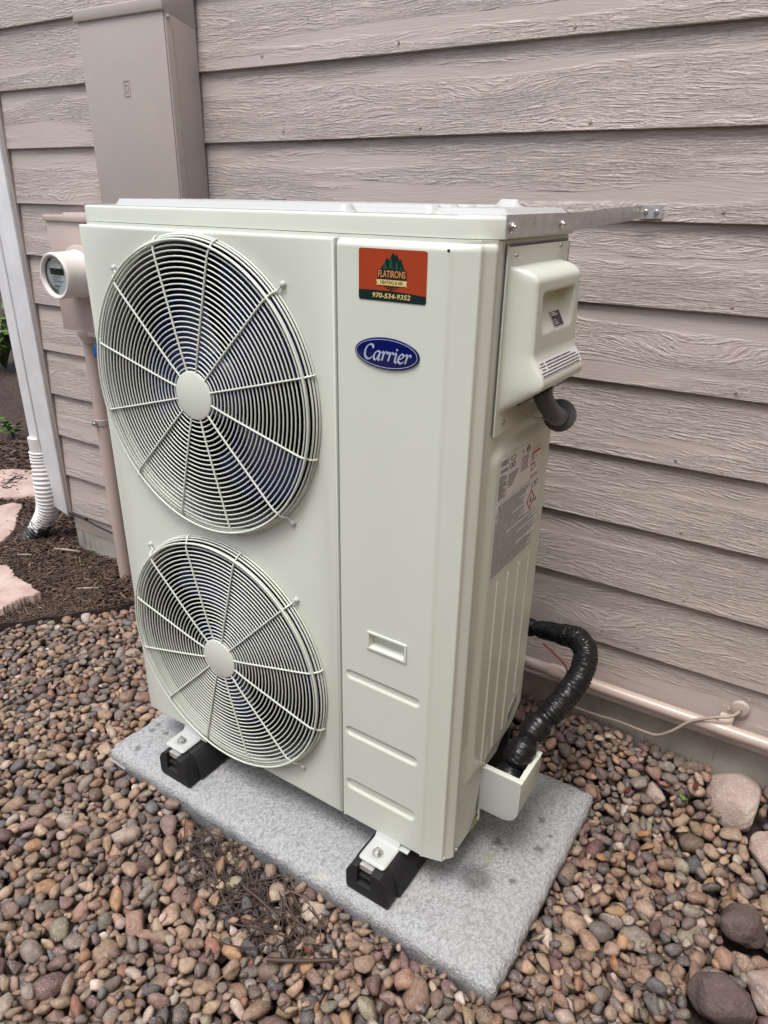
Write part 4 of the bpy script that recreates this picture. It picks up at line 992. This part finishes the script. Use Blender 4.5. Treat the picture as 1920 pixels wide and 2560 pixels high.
# installer sticker on the front (plain mountain emblem and lettering)
sx0, sx1, sz0, sz1 = .726, .854, 1.1765, 1.2555
mx = (sx0+sx1)/2
sk = flat([rrect(sx0, sz0, sx1, sz1, .004)], .0005, FR(-.0002)).build('installer_sticker', 'sticker_red', hp)
bd = rrect(sx0, sz0, sx1, sz0+.030, .004); ztop = lambda x: sz0+.0160 - .9*(x-mx+.02)**2*.6
bd = [(sx0+.004, sz0), (sx1-.004, sz0), (sx1-.001, sz0+.001), (sx1, sz0+.004)] + [(x, ztop(x)) for x in np.linspace(sx1, sx0, 16)] + [(sx0, sz0+.004), (sx0+.001, sz0+.001)]
flat([bd], .0003, FR(-.0007)).build('band', 'sticker_green', sk)
FS = FR(-.0011)
text('970-534-9352', .0105, lambda u, v, w_: FS(mx-.001+u, sz0+.0078+v, w_), off=.00012, shear=.12, width=.072).build('phone_number', 'gold', sk)
mb = flat([[(mx-.024, sz0+.045), (mx-.009, sz0+.0665), (mx-.006, sz0+.062), (mx+.002, sz0+.0745), (mx+.006, sz0+.069), (mx+.0085, sz0+.0725), (mx+.014, sz0+.063), (mx+.0165, sz0+.0655), (mx+.026, sz0+.044)],
           ], .0002, FR(-.0008)); mb.build('emblem_mountain', 'sticker_green', sk)
mb = MB()
for (a_, b_, s_) in ((-.013, .0625, 1.0), (-.002, .066, 1.15), (.009, .060, 1.0), (.017, .054, .8)):
    for q in range(3):
        zt_ = sz0+b_-q*.0045*s_; wq = (.0022+q*.0010)*s_; mb.add([FS(mx+a_, zt_+.001, 0), FS(mx+a_-wq, zt_-.0050*s_, 0), FS(mx+a_, zt_-.0034*s_, 0), FS(mx+a_+wq, zt_-.0050*s_, 0)], [(0, 1, 2, 3)])
mb.build('emblem_trees', 'mid_green', sk)
flat([[(mx-.0275, sz0+.0335), (mx-.0275, sz0+.0485), (mx+.0275, sz0+.0485), (mx+.0275, sz0+.0335)]], .0002, FR(-.0010)).build('word_ground', 'sticker_green', sk)
text('FLATIRONS', .0145, lambda u, v, w_: FR(-.0013)(mx+u, sz0+.0412+v*1.02, w_), off=.00018, width=.0515).build('company_name', 'orange_print', sk)
flat([[(mx-.029, sz0+.0235), (mx-.024, sz0+.0255), (mx-.024, sz0+.0245), (mx+.024, sz0+.0245), (mx+.024, sz0+.0255), (mx+.029, sz0+.0235), (mx+.0275, sz0+.0275), (mx+.029, sz0+.0325), (mx+.024, sz0+.0330), (mx-.024, sz0+.0330), (mx-.029, sz0+.0325), (mx-.0275, sz0+.0275)]], .0002, FR(-.0012)).build('ribbon', 'gold', sk)
text('HEATING & AIR', .0078, lambda u, v, w_: FR(-.0014)(mx+u, sz0+.0288+v, w_), off=.0, width=.042).build('company_trade', 'sticker_green', sk)
mb = MB()
for q, (a_, b_) in enumerate(((.016, .0232), (.0105, .0205), (.0050, .0180))):
    mb.add([FS(mx-a_, sz0+b_, 0), FS(mx-a_+.004, sz0+b_-.0016, 0), FS(mx+a_-.002, sz0+b_-.0010, 0), FS(mx+a_, sz0+b_, 0)], [(0, 1, 2, 3)])
mb.build('emblem_field', 'sticker_green', sk)

# oval brand badge
bx, bz = .783, 1.0925
bdg = flat([circ(bx, bz, .0635, 80, .0262)], .003, FR(-.0002), .0009).build('brand_badge', 'badge_blue', hp, True)
flat([circ(bx, bz, .0605, 80, .0235), circ(bx, bz, .0594, 80, .0225)], .0003, FR(-.0033)).build('badge_rim', 'badge_white', bdg)
def ribbon(mb, pts, F, w0=.10, w1=.27, pen=R(38), n=9):
    P2 = [(p_.x, p_.y) for p_ in spline([(a_, b_, 0) for a_, b_ in pts], n)]; L_, Rr_ = [], []
    for i, (a_, b_) in enumerate(P2):
        c_, d_ = P2[max(i-1, 0)], P2[min(i+1, len(P2)-1)]; th = math.atan2(d_[1]-c_[1], d_[0]-c_[0]); w_ = w0+(w1-w0)*abs(sin(th-pen))
        k_ = min(1, .55+i*.12, .55+(len(P2)-1-i)*.12); w_ *= k_
        nx_, ny_ = -sin(th)*w_/2, cos(th)*w_/2; L_.append((a_+nx_, b_+ny_)); Rr_.append((a_-nx_, b_-ny_))
    mb.add([F(*p_) for p_ in L_]+[F(*p_) for p_ in Rr_], [(i, i+1, len(L_)+i+1, len(L_)+i) for i in range(len(L_)-1)])
GL = {'C': (1.22, [[(1.12,1.22),(1.06,1.50),(.78,1.60),(.40,1.42),(.12,.92),(.10,.38),(.40,.02),(.78,.04),(1.08,.30)], [(1.17,1.56),(1.12,1.40),(1.10,1.18)]]),
      'a': (1.04, [[(.84,.80),(.68,.97),(.40,.90),(.12,.52),(.10,.15),(.30,.0),(.55,.20),(.80,.72)], [(.92,1.0),(.80,.60),(.70,.18),(.80,.0),(1.0,.14)]]),
      'r': (.82, [[(.02,.78),(.18,.96),(.31,.86),(.24,.42),(.14,-.02)], [(.22,.40),(.38,.78),(.58,.98),(.74,.90),(.72,.74)]]),
      'i': (.56, [[(.02,.78),(.18,.96),(.31,.86),(.22,.40),(.22,.08),(.34,.0),(.50,.14)]]),
      'e': (.84, [[(.14,.42),(.46,.52),(.68,.76),(.56,.96),(.32,.90),(.10,.55),(.08,.18),(.30,.0),(.56,.04),(.78,.24)]])}
mb = MB(); cx_ = 0; un = .0153; lay = [0]
def FB(u, v): return (bx-.0445+u*un+v*un*.10, -.0036-lay[0]*.00004, bz-.0118+v*un)
for ch in 'Carrier':
    ad, sts = GL[ch]
    for st_ in sts: lay[0] += 1; ribbon(mb, [(cx_+a_, b_) for a_, b_ in st_], FB)
    if ch == 'i': c0_ = (cx_+.36, 1.36); k0 = len(mb.v); mb.add([FB(c0_[0]+.12*cos(a_), c0_[1]+.12*sin(a_)) for a_ in np.linspace(0, 2*pi, 14)[:-1]], [tuple(range(13))])
    cx_ += ad*.985
mb.build('lettering', 'badge_white', bdg)

# lid with pressed ribs
LX0, LX1, LY0, LY1, LZ0, LZ1 = .004, .956, .0195, .340, 1.2745, 1.3065
CH = .058     # front right corner is cut off
def lid_in(x, y, m_):      # signed inset distance from outline
    d_ = min(x-LX0, LX1-x, y-LY0, LY1-y)
    # corner cut from (.893, LY0) to (LX1, .050)
    ax_, ay_, bx_, by_ = .893, LY0, LX1, .050; L_ = math.hypot(bx_-ax_, by_-ay_)
    return min(d_, ((by_-ay_)*(ax_-x)+(bx_-ax_)*(y-ay_))/L_)
mb = MB()
outl = [(LX0, LY1), (LX0, LY0), (.893, LY0), (.945, .0440), (LX1, .056), (LX1, LY1)]
def inset(i_, z_):
    c_ = []
    n_ = len(outl)
    for k in range(n_):
        p0, p1, p2 = Vector(outl[k-1]), Vector(outl[k]), Vector(outl[(k+1) % n_])
        d1, d2 = (p1-p0).normalized(), (p2-p1).normalized(); n1, n2 = Vector((-d1.y, d1.x)), Vector((-d2.y, d2.x)); b_ = (n1+n2); b_ = b_/b_.dot(n1) if b_.length > 1e-6 else n1
        q = p1 + b_*i_; c_.append((q.x, q.y, z_))
    return c_
rings = [(0, LZ0), (0, LZ1-.006), (.0008, LZ1-.003), (.003, LZ1-.0008), (.006, LZ1)]
for i_, z_ in rings: mb.v += inset(i_, z_)
n_ = len(outl); mb.f = [(j*n_+k, j*n_+(k+1) % n_, (j+1)*n_+(k+1) % n_, (j+1)*n_+k) for j in range(len(rings)-1) for k in range(n_)]
mb.build('lid_rim', 'enamel', hp, True)
def lid_z(x, y):
    z = LZ1
    # stepped ribs running lengthwise, ending before the right third
    for (yc, hw, x0_, x1_) in ((.068, .016, .060, .665), (.130, .020, .050, .80), (.196, .020, .035, .80), (.262, .020, .035, .80), (.315, .010, .04, .86)):
        if abs(y-yc) < hw+.012:
            d_ = capsule(x, y, x0_+hw, yc, x1_-hw, yc); z += .0125*(1-sst(hw-.005, hw+.003, d_))
    # raised plateau near the right end
    d_ = max(.825-x, x-.935, .085-y, y-.325, 0); z += .0100*(1-sst(0, .012, d_))
    return z
lx = dense(LX0+.004, LX1-.004, [(.03, .09), (.62, .70), (.76, .95)], .005, .025); ly = dense(LY0+.004, LY1-.003, [(LY0, LY1)], .0035, .01)
def Plid(x, y):
    # squeeze the corner cut
    f_ = sst(.885, .956, x) if x > .885 else 0; y0_ = LY0+.004
    if x > .889: y0_ = LY0+.004 + (x-.889)*.52
    y2 = y0_ + (y-(LY0+.004))/(LY1-LY0-.007)*(LY1-.003-y0_)
    return (x, y2, lid_z(x, y2))
grid(lx, ly, Plid, 'lid', 'enamel_white', hp)

# fan grilles, fans
TOR = {}
def torus(r, wr, y):
    key = (round(r, 4), round(wr, 5))
    if key not in TOR:
        n, k = (96, 6) if r > .12 else (56, 6); me = bpy.data.meshes.new('wire_ring')
        vs = [((r+wr*cos(b_))*cos(a_), wr*sin(b_), (r+wr*cos(b_))*sin(a_)) for a_ in np.linspace(0, 2*pi, n, False) for b_ in np.linspace(0, 2*pi, k, False)]
        me.from_pydata(vs, [], [(i*k+j, i*k+(j+1) % k, ((i+1) % n)*k+(j+1) % k, ((i+1) % n)*k+j) for i in range(n) for j in range(k)])
        me.shade_smooth(); me.materials.append(M['enamel']); TOR[key] = me
    return TOR[key]
GY = -.0235
def fan(cz, rotd, lab):
    hub = MB().lathe([(0, GY-.0050), (.045, GY-.0046), (.0495, GY-.0030), (.0505, GY+.0005), (.049, GY+.002)], (FX, 0, cz), 'y', 56).build('fan_grille', 'enamel', hp, True)
    hub['label'] = lab
    ringsr = [(.0560 + .01005*i, GY) for i in range(23)] + [(.2865, GY+.0015), (.2950, GY+.0045), (.3015, GY+.0090), (.3050, GY+.0145), (.3068, GY+.0205)]
    for r_, y_ in ringsr:
        o = bpy.data.objects.new('wire_ring', torus(r_, .0016 if r_ < .3 else .0021, 0)); COL.objects.link(o); o.parent = hub
        o.location = (FX-ORG[hub].x, y_-ORG[hub].y, cz-ORG[hub].z)
    o = bpy.data.objects.new('wire_ring', torus(.3035, .0026, 0)); COL.objects.link(o); o.parent = hub; o.location = (FX-ORG[hub].x, -.0255-ORG[hub].y, cz-ORG[hub].z); o.scale = (.978, 1, .978)
    def spoke(tab):
        p_ = [(.046, GY-.0008), (.10, GY-.0030), (.20, GY-.0030), (.278, GY-.0028), (.292, GY+.0005)]
        p_ += [(.303, GY+.0035), (.3095, GY+.012), (.3125, -.006), (.3265, -.004)] if tab else [(.302, GY+.0055), (.3080, GY+.0115), (.3100, -.004)]
        return MB().tube(spline([(r_, y_, 0) for r_, y_ in p_], 4), .0021, 6)
    ORG[None] = Vector((0, 0, 0)); ms = {}
    for tb in (0, 1):
        o = spoke(tb).build('spoke', 'enamel', None, True); ms[tb] = o.data; bpy.data.objects.remove(o)
    sc_ = MB().lathe([(0, -.0085), (.0035, -.0078), (.0058, -.005), (.0064, -.002), (.0064, 0)], (0, 0, 0), 'y', 14).build('screw', 'enamel_white', None, True); sm_ = sc_.data; bpy.data.objects.remove(sc_)
    for q in range(12):
        a_ = R(15+30*q); tb = q in (1, 4, 7, 10)
        o = bpy.data.objects.new('spoke', ms[1 if tb else 0]); COL.objects.link(o); o.parent = hub; o.location = (FX-ORG[hub].x, -ORG[hub].y, cz-ORG[hub].z); o.rotation_euler = (0, -a_, 0)
        if tb:
            o = bpy.data.objects.new('screw', sm_); COL.objects.link(o); o.parent = hub; o.location = (FX+.3265*cos(a_)-ORG[hub].x, -ORG[hub].y, cz+.3265*sin(a_)-ORG[hub].z)
    # fan behind the grille
    fh = MB().lathe([(0, .030), (.05, .032), (.066, .042), (.072, .060), (.072, .12)], (FX, 0, cz), 'y', 40).build('fan', 'navy', hp, True)
    for q in range(3):
        a0_ = rotd + 2*pi*q/3; mb = MB(); NR, NA = 12, 22
        for i in range(NR+1):
            r_ = .066 + (.268-.066)*i/NR; sw = .20*math.sin(i/NR*1.6); spn = 1.05+.55*(i/NR)
            for j in range(NA+1):
                t_ = j/NA; ang = a0_ + sw*1.6 - spn*t_ + (.10*sin(pi*t_)*(i/NR)**3)
                rr = r_*(1 - .09*(i/NR)**4*(2*t_-1)**4)
                mb.v.append((FX+rr*cos(ang), .062+.085*t_*(.55+.45*i/NR) - .012*sin(pi*t_), cz+rr*sin(ang)))
        mb.f = [(i*(NA+1)+j, i*(NA+1)+j+1, (i+1)*(NA+1)+j+1, (i+1)*(NA+1)+j) for i in range(NR) for j in range(NA)]
        mb.build('blade', 'navy', fh, True)
    MB().lathe([(.055, .14), (.06, .16), (.06, .24)], (FX, 0, cz), 'y', 30).build('motor', 'fan_grey', hp, True)
    MB().box((FX-.030, .19, cz-.305), (FX-.018, .22, cz+.295)).box((FX+.018, .19, cz-.305), (FX+.030, .22, cz+.295)).build('motor_bracket', 'fan_grey', hp)
fan(FZ[0], R(70), 'upper round wire fan guard')
fan(FZ[1], R(20), 'lower round wire fan guard')

# feet
def bracket(x0, x1, lab):
    xc = (x0+x1)/2
    o = flat([rrect(x0, -.071, x1, .012, .008)], .0035, lambda u, v, w_: (u, v, -.0125+w_), .0012).build('foot_bracket', 'enamel_white', hp, True); o['label'] = lab
    MB().box((x0+.003, -.0685, -.0135), (x1-.003, .05, -.0115)).build('lower_flange', 'enamel_white', o)
    vs = []; K = 9
    for (dx_, z0_) in ((.0, 0), ):
        mb = MB()
        us = dense(x0+.002, x1-.001, [], .003, .003); vs_ = dense(-.068, .014, [], .003, .003)
        def Pz(x, y):
            e_ = min(x-x0-.002, x1-.001-x, y+.068); z = -.0088 + .0028*sst(0, .004, e_)
            z -= .0022*(1-sst(.013, .018, math.hypot(x-xc+.002, (y+.040)*.95)))
            z += .016*sst(-.012, .006, y)*1.0
            return (x, y, z)
        grid(us, vs_, Pz, 'plate', 'enamel_white', o)
    MB().box((x1-.012, -.008, -.009), (x1+.022, .014, -.004)).build('gusset', 'enamel_white', o, bevel=.001)
    bx_, by_ = xc-.002, -.040
    MB().lathe([(.003, -.0075), (.0125, -.0075), (.0125, -.0058), (.003, -.0058)], (bx_, by_, 0), 'z', 24).build('washer', 'zinc', o, True)
    MB().lathe([(.0001, .0012), (.0070, .0012), (.0082, .0002), (.0082, -.0058)], (bx_, by_, 0), 'z', 6).lathe([(.0001, .0082), (.0038, .0078), (.0040, .0010)], (bx_, by_, 0), 'z', 14).build('nut', 'zinc', o)
bracket(.141, .209, 'left white foot bracket with a zinc nut')
bracket(.772, .840, 'right white foot bracket with a zinc nut')

# pipe cover on the lower side
mb = MB()
out = [(W3, .052), (W3+.062, .052), (W3+.075, .056), (W3+.086, .064), (W3+.093, .078), (W3+.0955, .092), (W3+.0955, .174), (W3, .174)]
flat([out], .004, lambda u, v, w_: (u, .153-w_, v), .001).build('cover_front', 'enamel_white', hp, True)
MB().add([(W3+.0915, .153, .094), (W3+.0955, .153, .094), (W3+.0955, .262, .094), (W3+.0915, .262, .094), (W3+.0915, .153, .1738), (W3+.0955, .153, .1738), (W3+.0955, .268, .1738), (W3+.0915, .268, .1738)],
         [(0,3,2,1),(4,5,6,7),(0,1,5,4),(1,2,6,5),(2,3,7,6),(3,0,4,7)]).build('cover_side', 'enamel', hp, bevel=.001)
vs = []; arcp = [(W3+.0955, .094), (W3+.093, .078), (W3+.086, .064), (W3+.075, .056), (W3+.062, .052), (W3, .052)]
mb = MB().add([(x, y, z) for y in (.1525, .262) for x, z in arcp], [(i, i+1, 6+i+1, 6+i) for i in range(5)]); o = mb.build('cover_bottom', 'enamel', hp, True)
# rolled top rim: front and side with an inward flange
MB().box((W3+.001, .1488, .1715), (W3+.097, .1625, .1752)).build('cover_rim', 'enamel', hp, bevel=.0012)
MB().box((W3+.0845, .1627, .1715), (W3+.097, .268, .1752)).build('cover_rim', 'enamel', hp, bevel=.0012)
MB().add([(W3+.0005,.150,.012),(W3+.0035,.150,.012),(W3+.0035,.150,.190),(W3+.0005,.150,.190),(W3+.0005,.1565,.012),(W3+.0035,.1565,.012),(W3+.0035,.1565,.190),(W3+.0005,.1565,.190)],[(0,1,2,3),(4,7,6,5),(0,4,5,1),(1,5,6,2),(2,6,7,3),(3,7,4,0)]).build('cover_flange', 'enamel', hp)
MB().lathe([(0, .0055), (.003, .005), (.0048, .003), (.005, .002)], (W3+.002, .153, .181), 'x', 14).build('screw', 'zinc', hp, True)
MB().add([(W3+.0006, .118, .004), (W3+.0006, .149, .004), (W3+.0006, .149, .028), (W3+.0006, .136, .026)], [(0, 1, 2, 3)]).build('yellow_tag', 'plastic_film', hp)
MB().lathe([(0, .004), (.003, .0036), (.0045, .0015), (.0045, 0)], (W3-.002, .051, .012), 'x', 12).build('screw', 'zinc', hp, True)

# ------------------------------------------------------------------ galvanised wall straps
def strap(side, lab):
    rt_ = thing('wall_strap', lab, 'metal strap', (W3 if side > 0 else 0, .05, 1.28), group='galvanised straps holding the unit to the wall')
    if side > 0:
        P0 = Vector((W3+.0052, .046, 0)); P1 = Vector((W3+.0058, .345, 0)); P2 = Vector((W3+.008, .47, 0)); P3 = W(.4725, .010, 0); P4 = W(.4725, .0045, 0); P5 = W(.519, .0030, 0)
        pts = [(P0, 1.2765, 1.3085), (P1, 1.2790, 1.3095), ((P1+P2)/2, 1.281, 1.311), (P2, 1.284, 1.314), (P3.lerp(P2, .25), 1.290, 1.318), (P3, 1.2935, 1.3200), (P4+Vector((.004, 0, 0)), 1.2935, 1.3200), (P5, 1.2945, 1.3205)]
    else:
        pts = [(Vector((-.0008, .023, 0)), 1.2765, 1.3085), (Vector((-.0008, .34, 0)), 1.278, 1.309), (W(-.50, .006, 0), 1.292, 1.320), (W(-.55, .004, 0), 1.292, 1.320)]
    mb = MB(); mb.v = [(p_.x, p_.y, z_) for p_, a_, b_ in pts for z_ in (a_, b_)]; mb.f = [(2*i, 2*i+1, 2*i+3, 2*i+2) for i in range(len(pts)-1)]
    o = mb.build('strap', 'galv', rt_); md = o.modifiers.new('thick', 'SOLIDIFY'); md.thickness = .0014; md.offset = 0
    if side > 0:
        for y_ in (.064, .268):
            MB().lathe([(.0001, .0078), (.0032, .0078), (.0036, .0066), (.0046, .0060), (.0062, .0058), (.0068, .0030), (.0090, .0012), (.0090, .0004)], (P0.x, y_, 1.2915), 'x', 6 if False else 14).build('screw', 'zinc', rt_, True)
        for s_ in (.484, .506):
            q = W(s_, .0042, 1.307); sc__ = MB().lathe([(0, -.0045), (.0034, -.0045), (.0040, -.003), (.0058, -.0012), (.0058, 0)], (q.x, q.y, q.z), 'y', 12).build('screw', 'zinc', rt_, True)
        MB().tube([W(.4728, .0115, 1.2935), W(.4728, .0120, 1.3200)], .0022, 6).build('bend_burr', 'galv', rt_)
strap(1, 'bent galvanised steel strap from the lid\'s right side to the siding')
strap(-1, 'galvanised strap end just showing at the lid\'s left corner')

# liquid-tight conduit under the access cover
el = thing('power_conduit', 'dark grey flexible conduit elbow under the side access cover', 'conduit', (.99, .2, .95))
pth = spline([(.992, .170, 1.040), (.995, .178, 1.012), (1.003, .200, .985), (1.004, .232, .968), (.998, .262, .962)], 7)
MB().tube(pth, .0168, 18).build('elbow', 'conduit_grey', el, True)
mb = MB(); dr = (pth[-1]-pth[-3]).normalized(); a_ = pth[-1]
mb.tube([a_-dr*.004, a_-dr*.0035, a_+dr*.006, a_+dr*.0065], [.024, .0305, .0305, .024], 26); mb.build('compression_nut', 'conduit_grey', el, True)
MB().tube([a_+dr*.0065, a_+dr*.030, a_+dr*.034], [.0255, .0265, .022], 8).build('gland', 'conduit_grey', el, True)
MB().tube(spline([a_+dr*.03, (.975, .335, .950), (.93, .39, .93), (.88, .41, .86), (.84, .42, .7), (.82, .42, .4)], 8), .0135, 16).build('flexible_hose', 'conduit_grey', el, True)
MB().box((a_.x-.004, a_.y+.020, a_.z-.035), (a_.x+.004, a_.y+.032, a_.z-.012)).build('clip', 'meter_white', el, bevel=.001)
cdw = MB().tube(spline([(.975, .115, 1.012), (.985, .150, .985), (.995, .19, .972), (.99, .24, .972)], 8), .0028, 8).build('wire', 'cord_tan', el, True)

# insulated refrigerant line
ln = thing('insulated_pipe', 'thick black wrapped refrigerant line looping from the pipe cover to the wall', 'insulated pipe', (1.0, .2, .1))
P_ = spline([(.992, .190, .060), (1.000, .203, .130), (1.010, .235, .185), (1.022, .280, .222), (1.044, .330, .250), (1.058, .385, .275), (1.066, .430, .300), (1.056, .485, .322), (1.022, .528, .325), (.970, .556, .306), (.915, .580, .285), (.84, .60, .262), (.78, .61, .25)], 42)
rad = []
for i in range(len(P_)):
    f_ = i/(len(P_)-1); r_ = .0285 if f_ > .30 else .0325
    if f_ > .72: r_ = .0245+.004*max(0, (.78-f_)/.06) if f_ < .78 else .0245
    for c0, dep, wd in ((.115, .30, .012), (.205, .34, .013), (.29, .30, .012), (.86, .22, .012)): r_ *= 1 - dep*math.exp(-((f_-c0)/wd)**2)
    r_ *= 1+.020*sin(i*.19)+.010*sin(i*.47+2)
    rad.append(r_)
tb = MB().tube(P_, rad, 40); rgw = np.random.default_rng(8)
for i in range(len(P_)):
    f_ = i/(len(P_)-1); am = .0016 if .30 < f_ < .72 else .0007
    for k in range(40):
        a_ = 2*pi*k/40; ph_ = i*.0016/.0095 + .35*sin(a_+1) + .25*sin(2*a_+i*.05) + .3*sin(i*.11); fr_ = ph_ % 1.0
        d_ = am*((1-fr_)**1.5 - .4 + .5*sin(5*a_+i*.3)*.35) + .0005*rgw.normal()
        c_ = P_[i]; v_ = Vector(tb.v[i*40+k]); tb.v[i*40+k] = tuple(v_ + (v_-c_).normalized()*d_)
tb.build('insulation', 'tape', ln, True)
hx = MB(); ang = 0     # overlapping tape edges wound round the line
for i in range(len(P_)-1):
    f_ = i/(len(P_)-1)
    if f_ < .30 or f_ > .80: continue
    if i % 23 == 0:
        tn = (P_[i+1]-P_[i-1]).normalized(); a_ = tn.cross(Vector((0, 0, 1))).normalized(); b_ = tn.cross(a_); tl = a_*.22*sin(i*1.3)+b_*.15*cos(i*.9)
        hx.tube([P_[i] + (a_*cos(q)+b_*sin(q))*(rad[i]+.0002) + tn*(.010*sin(q+i)) for q in np.linspace(0, 2*pi, 22)], .0004, 4, False)
hx.build('tape_wraps', 'tape', ln, True)
for i_ in (int(len(P_)*.115), int(len(P_)*.205)):
    tn = (P_[i_+1]-P_[i_-1]).normalized(); a_ = tn.cross(Vector((0, 0, 1))).normalized(); b_ = tn.cross(a_)
    MB().tube([P_[i_] + (a_*cos(q)+b_*sin(q))*(rad[i_]+.0012) for q in np.linspace(0, 2*pi, 26)], .0016, 5, False).build('cable_tie', 'black', ln, True)
rw = MB().tube(spline([W(.395, .06, .20), W(.43, .055, .175), W(.462, .05, .145), W(.475, .048, .108), W(.478, .04, .07)], 8), .0032, 8).build('control_wire', 'cord_red', None, True)
tag(rw, 'short reddish wire hanging between the black wrapped line and the wall pipe', 'wire')

# ------------------------------------------------------------------ twigs, sticks, leaves
tw = MB(); rgt = np.random.default_rng(5)
for k in range(650):
    cx_, cy_ = DEBX + rgt.normal()*.12, 0; cy_ = DEBY - .12*(cx_-DEBX) + rgt.normal()*.040
    if cy_ > PY0-.012: cy_ = PY0-.012-rgt.random()*.03
    ln_ = rgt.uniform(.015, .075); th = rgt.normal()*.7 + (pi/2 if rgt.random() < .25 else -.25); z_ = -.182 + rgt.uniform(0, .045); bend = rgt.normal()*.25
    p0 = Vector((cx_-cos(th)*ln_, cy_-sin(th)*ln_, z_+rgt.normal()*.006)); p2 = Vector((cx_+cos(th)*ln_, cy_+sin(th)*ln_, z_+rgt.normal()*.006)); p1 = (p0+p2)/2 + Vector((-sin(th), cos(th), .25))*bend*ln_
    if max(p0.y, p2.y) > PY0-.004: continue
    tw.tube(spline([p0, p1, p2], 3), rgt.uniform(.0006, .0021), 5)
for k in range(160):
    x, y = rgt.uniform(-.9, 1.7), rgt.uniform(-.75, .6)
    if not inview(x, y, -.15, .05) or (PX0-.03 < x < PX1+.03 and y > PY0-.03) or edge_side(x, y) < .05: continue
    ln_ = rgt.uniform(.01, .035); th = rgt.uniform(0, pi); z_ = -.150
    tw.tube(spline([(x-cos(th)*ln_, y-sin(th)*ln_, z_-.004), (x+rgt.normal()*.006, y+rgt.normal()*.006, z_+.006), (x+cos(th)*ln_, y+sin(th)*ln_, z_-.002)], 3), rgt.uniform(.0006, .0013), 5)
o = tw.build('twigs', 'twig', None, True); tag(o, 'tangle of thin brown twigs and needles among the stones by the front edge of the pad', 'twigs', kind='stuff')
def hz_(x, y):
    i, j = int((x-GX0)/CS), int((y-GY0)/CS); return float(Hm[max(0, min(NY-1, j)), max(0, min(NX-1, i))])
STK = [((.70, -.30), (.84, -.20), .0052, 'dark broken stick lying on the stones near the bottom of the picture'),
       ((.29, -.125), (.41, -.155), .0040, 'thick twig at the left end of the twig tangle against the pad'),
       ((1.13, -.10), (1.20, -.02), .0022, 'thin dark twig on the stones by the front corner of the pad')]
for (a, b, r_, lab) in STK:
    za, zb = hz_(*a)+r_, hz_(*b)+r_; mz = max(za, zb, hz_((a[0]+b[0])/2, (a[1]+b[1])/2)+r_)
    o = MB().tube(spline([(a[0], a[1], za), (a[0]*.6+b[0]*.4+.004, a[1]*.6+b[1]*.4-.004, mz+.001), (b[0], b[1], zb)], 6), [r_*(1-.03*i) for i in range(13)], 8).build('stick', 'twig', None, True); tag(o, lab, 'stick')
for (a, b, lab) in [((.64, -.40), (.66, -.31), 'pale dry grass stalk standing among the stones left of the bottom centre'), ((1.20, .02), (1.235, -.06), 'long reddish dry stalk on the stones beside the pad corner')]:
    o = MB().tube(spline([(a[0], a[1], hz_(*a)+.002), ((a[0]+b[0])/2+.006, (a[1]+b[1])/2, max(hz_(*a), hz_(*b))+.012), (b[0], b[1], hz_(*b)+.002)], 6), .0011, 5).build('dry_stalk', 'leaf', None, True); tag(o, lab, 'dry stalk')
LV = [((1.275, .60), .020, 'leaf_red', 'red-brown dead leaf near the foundation left of the pale rock'), ((1.20, .55), .014, 'leaf_red', 'small reddish leaf scrap in the stones behind the pad corner'), ((1.33, .585), .016, 'leaf_green', 'tiny green leaf on the stones beside the pale rock'),
      ((1.27, .47), .022, 'leaf', 'curled tan dead leaf lying on the stones right of the pad'), ((1.31, .10), .020, 'leaf', 'crumpled tan leaf among the stones right of the pad'), ((.76, -.24), .012, 'leaf_red', 'small rust-coloured leaf by the broken stick'), ((1.35, .62), .017, 'leaf_red', 'dark red leaf tucked beside the foundation by the pale rock')]
for i, ((x, y), s_, mat, lab) in enumerate(LV):
    z_ = hz_(x, y)+.004; mb = MB(); NL = 7
    for q in range(NL+1):
        t_ = q/NL; wd = s_*.42*sin(pi*min(1, t_*.92+.04))
        for e_ in (-1, 0, 1): mb.v.append((x+(t_-.5)*2*s_, y+e_*wd, z_+.006*(t_-.5)**2*4+abs(e_)*.005*(1+.5*sin(q*2.))))
    mb.f = [(q*3+e_, q*3+e_+1, q*3+e_+4, q*3+e_+3) for q in range(NL) for e_ in (0, 1)]
    cx_ = Vector((x, y, z_)); th = i*1.3; mb.v = [tuple(cx_ + Matrix.Rotation(th, 3, 'Z') @ (Vector(v_)-cx_)) for v_ in mb.v]
    o = mb.build('leaf', mat, None, True); tag(o, lab, 'leaf')
# larger chips in the mulch
for i, (a, b, wd, lab) in enumerate([((-1.33, .56), (-1.20, .60), .010, 'long pale wood sliver in the mulch below the foundation'), ((-1.42, .44), (-1.36, .47), .007, 'tan wood chip in the mulch beside the hose outlet'), ((-.98, .42), (-.90, .47), .008, 'light brown wood sliver in the mulch near the riser conduit')]):
    d_ = Vector((b[0]-a[0], b[1]-a[1], 0)).normalized(); n_ = Vector((-d_.y, d_.x, 0)); za = float(mulch_z(*a))+.018
    mb = MB(); A_, B__ = Vector((a[0], a[1], za)), Vector((b[0], b[1], za+.006))
    mb.add([A_-n_*wd*.3, A_+n_*wd*.3, (A_+B__)/2+n_*wd*.6, B__+n_*wd*.1, B__-n_*wd*.2, (A_+B__)/2-n_*wd*.5] + [p_-Vector((0, 0, .004)) for p_ in (A_-n_*wd*.3, A_+n_*wd*.3, (A_+B__)/2+n_*wd*.6, B__+n_*wd*.1, B__-n_*wd*.2, (A_+B__)/2-n_*wd*.5)],
           [(0,1,2,3,4,5), (11,10,9,8,7,6)] + [(k, k+6, (k+1) % 6+6, (k+1) % 6) for k in range(6)])
    o = mb.build('wood_chip', 'cord_tan', None); tag(o, lab, 'wood chip')
print('done')
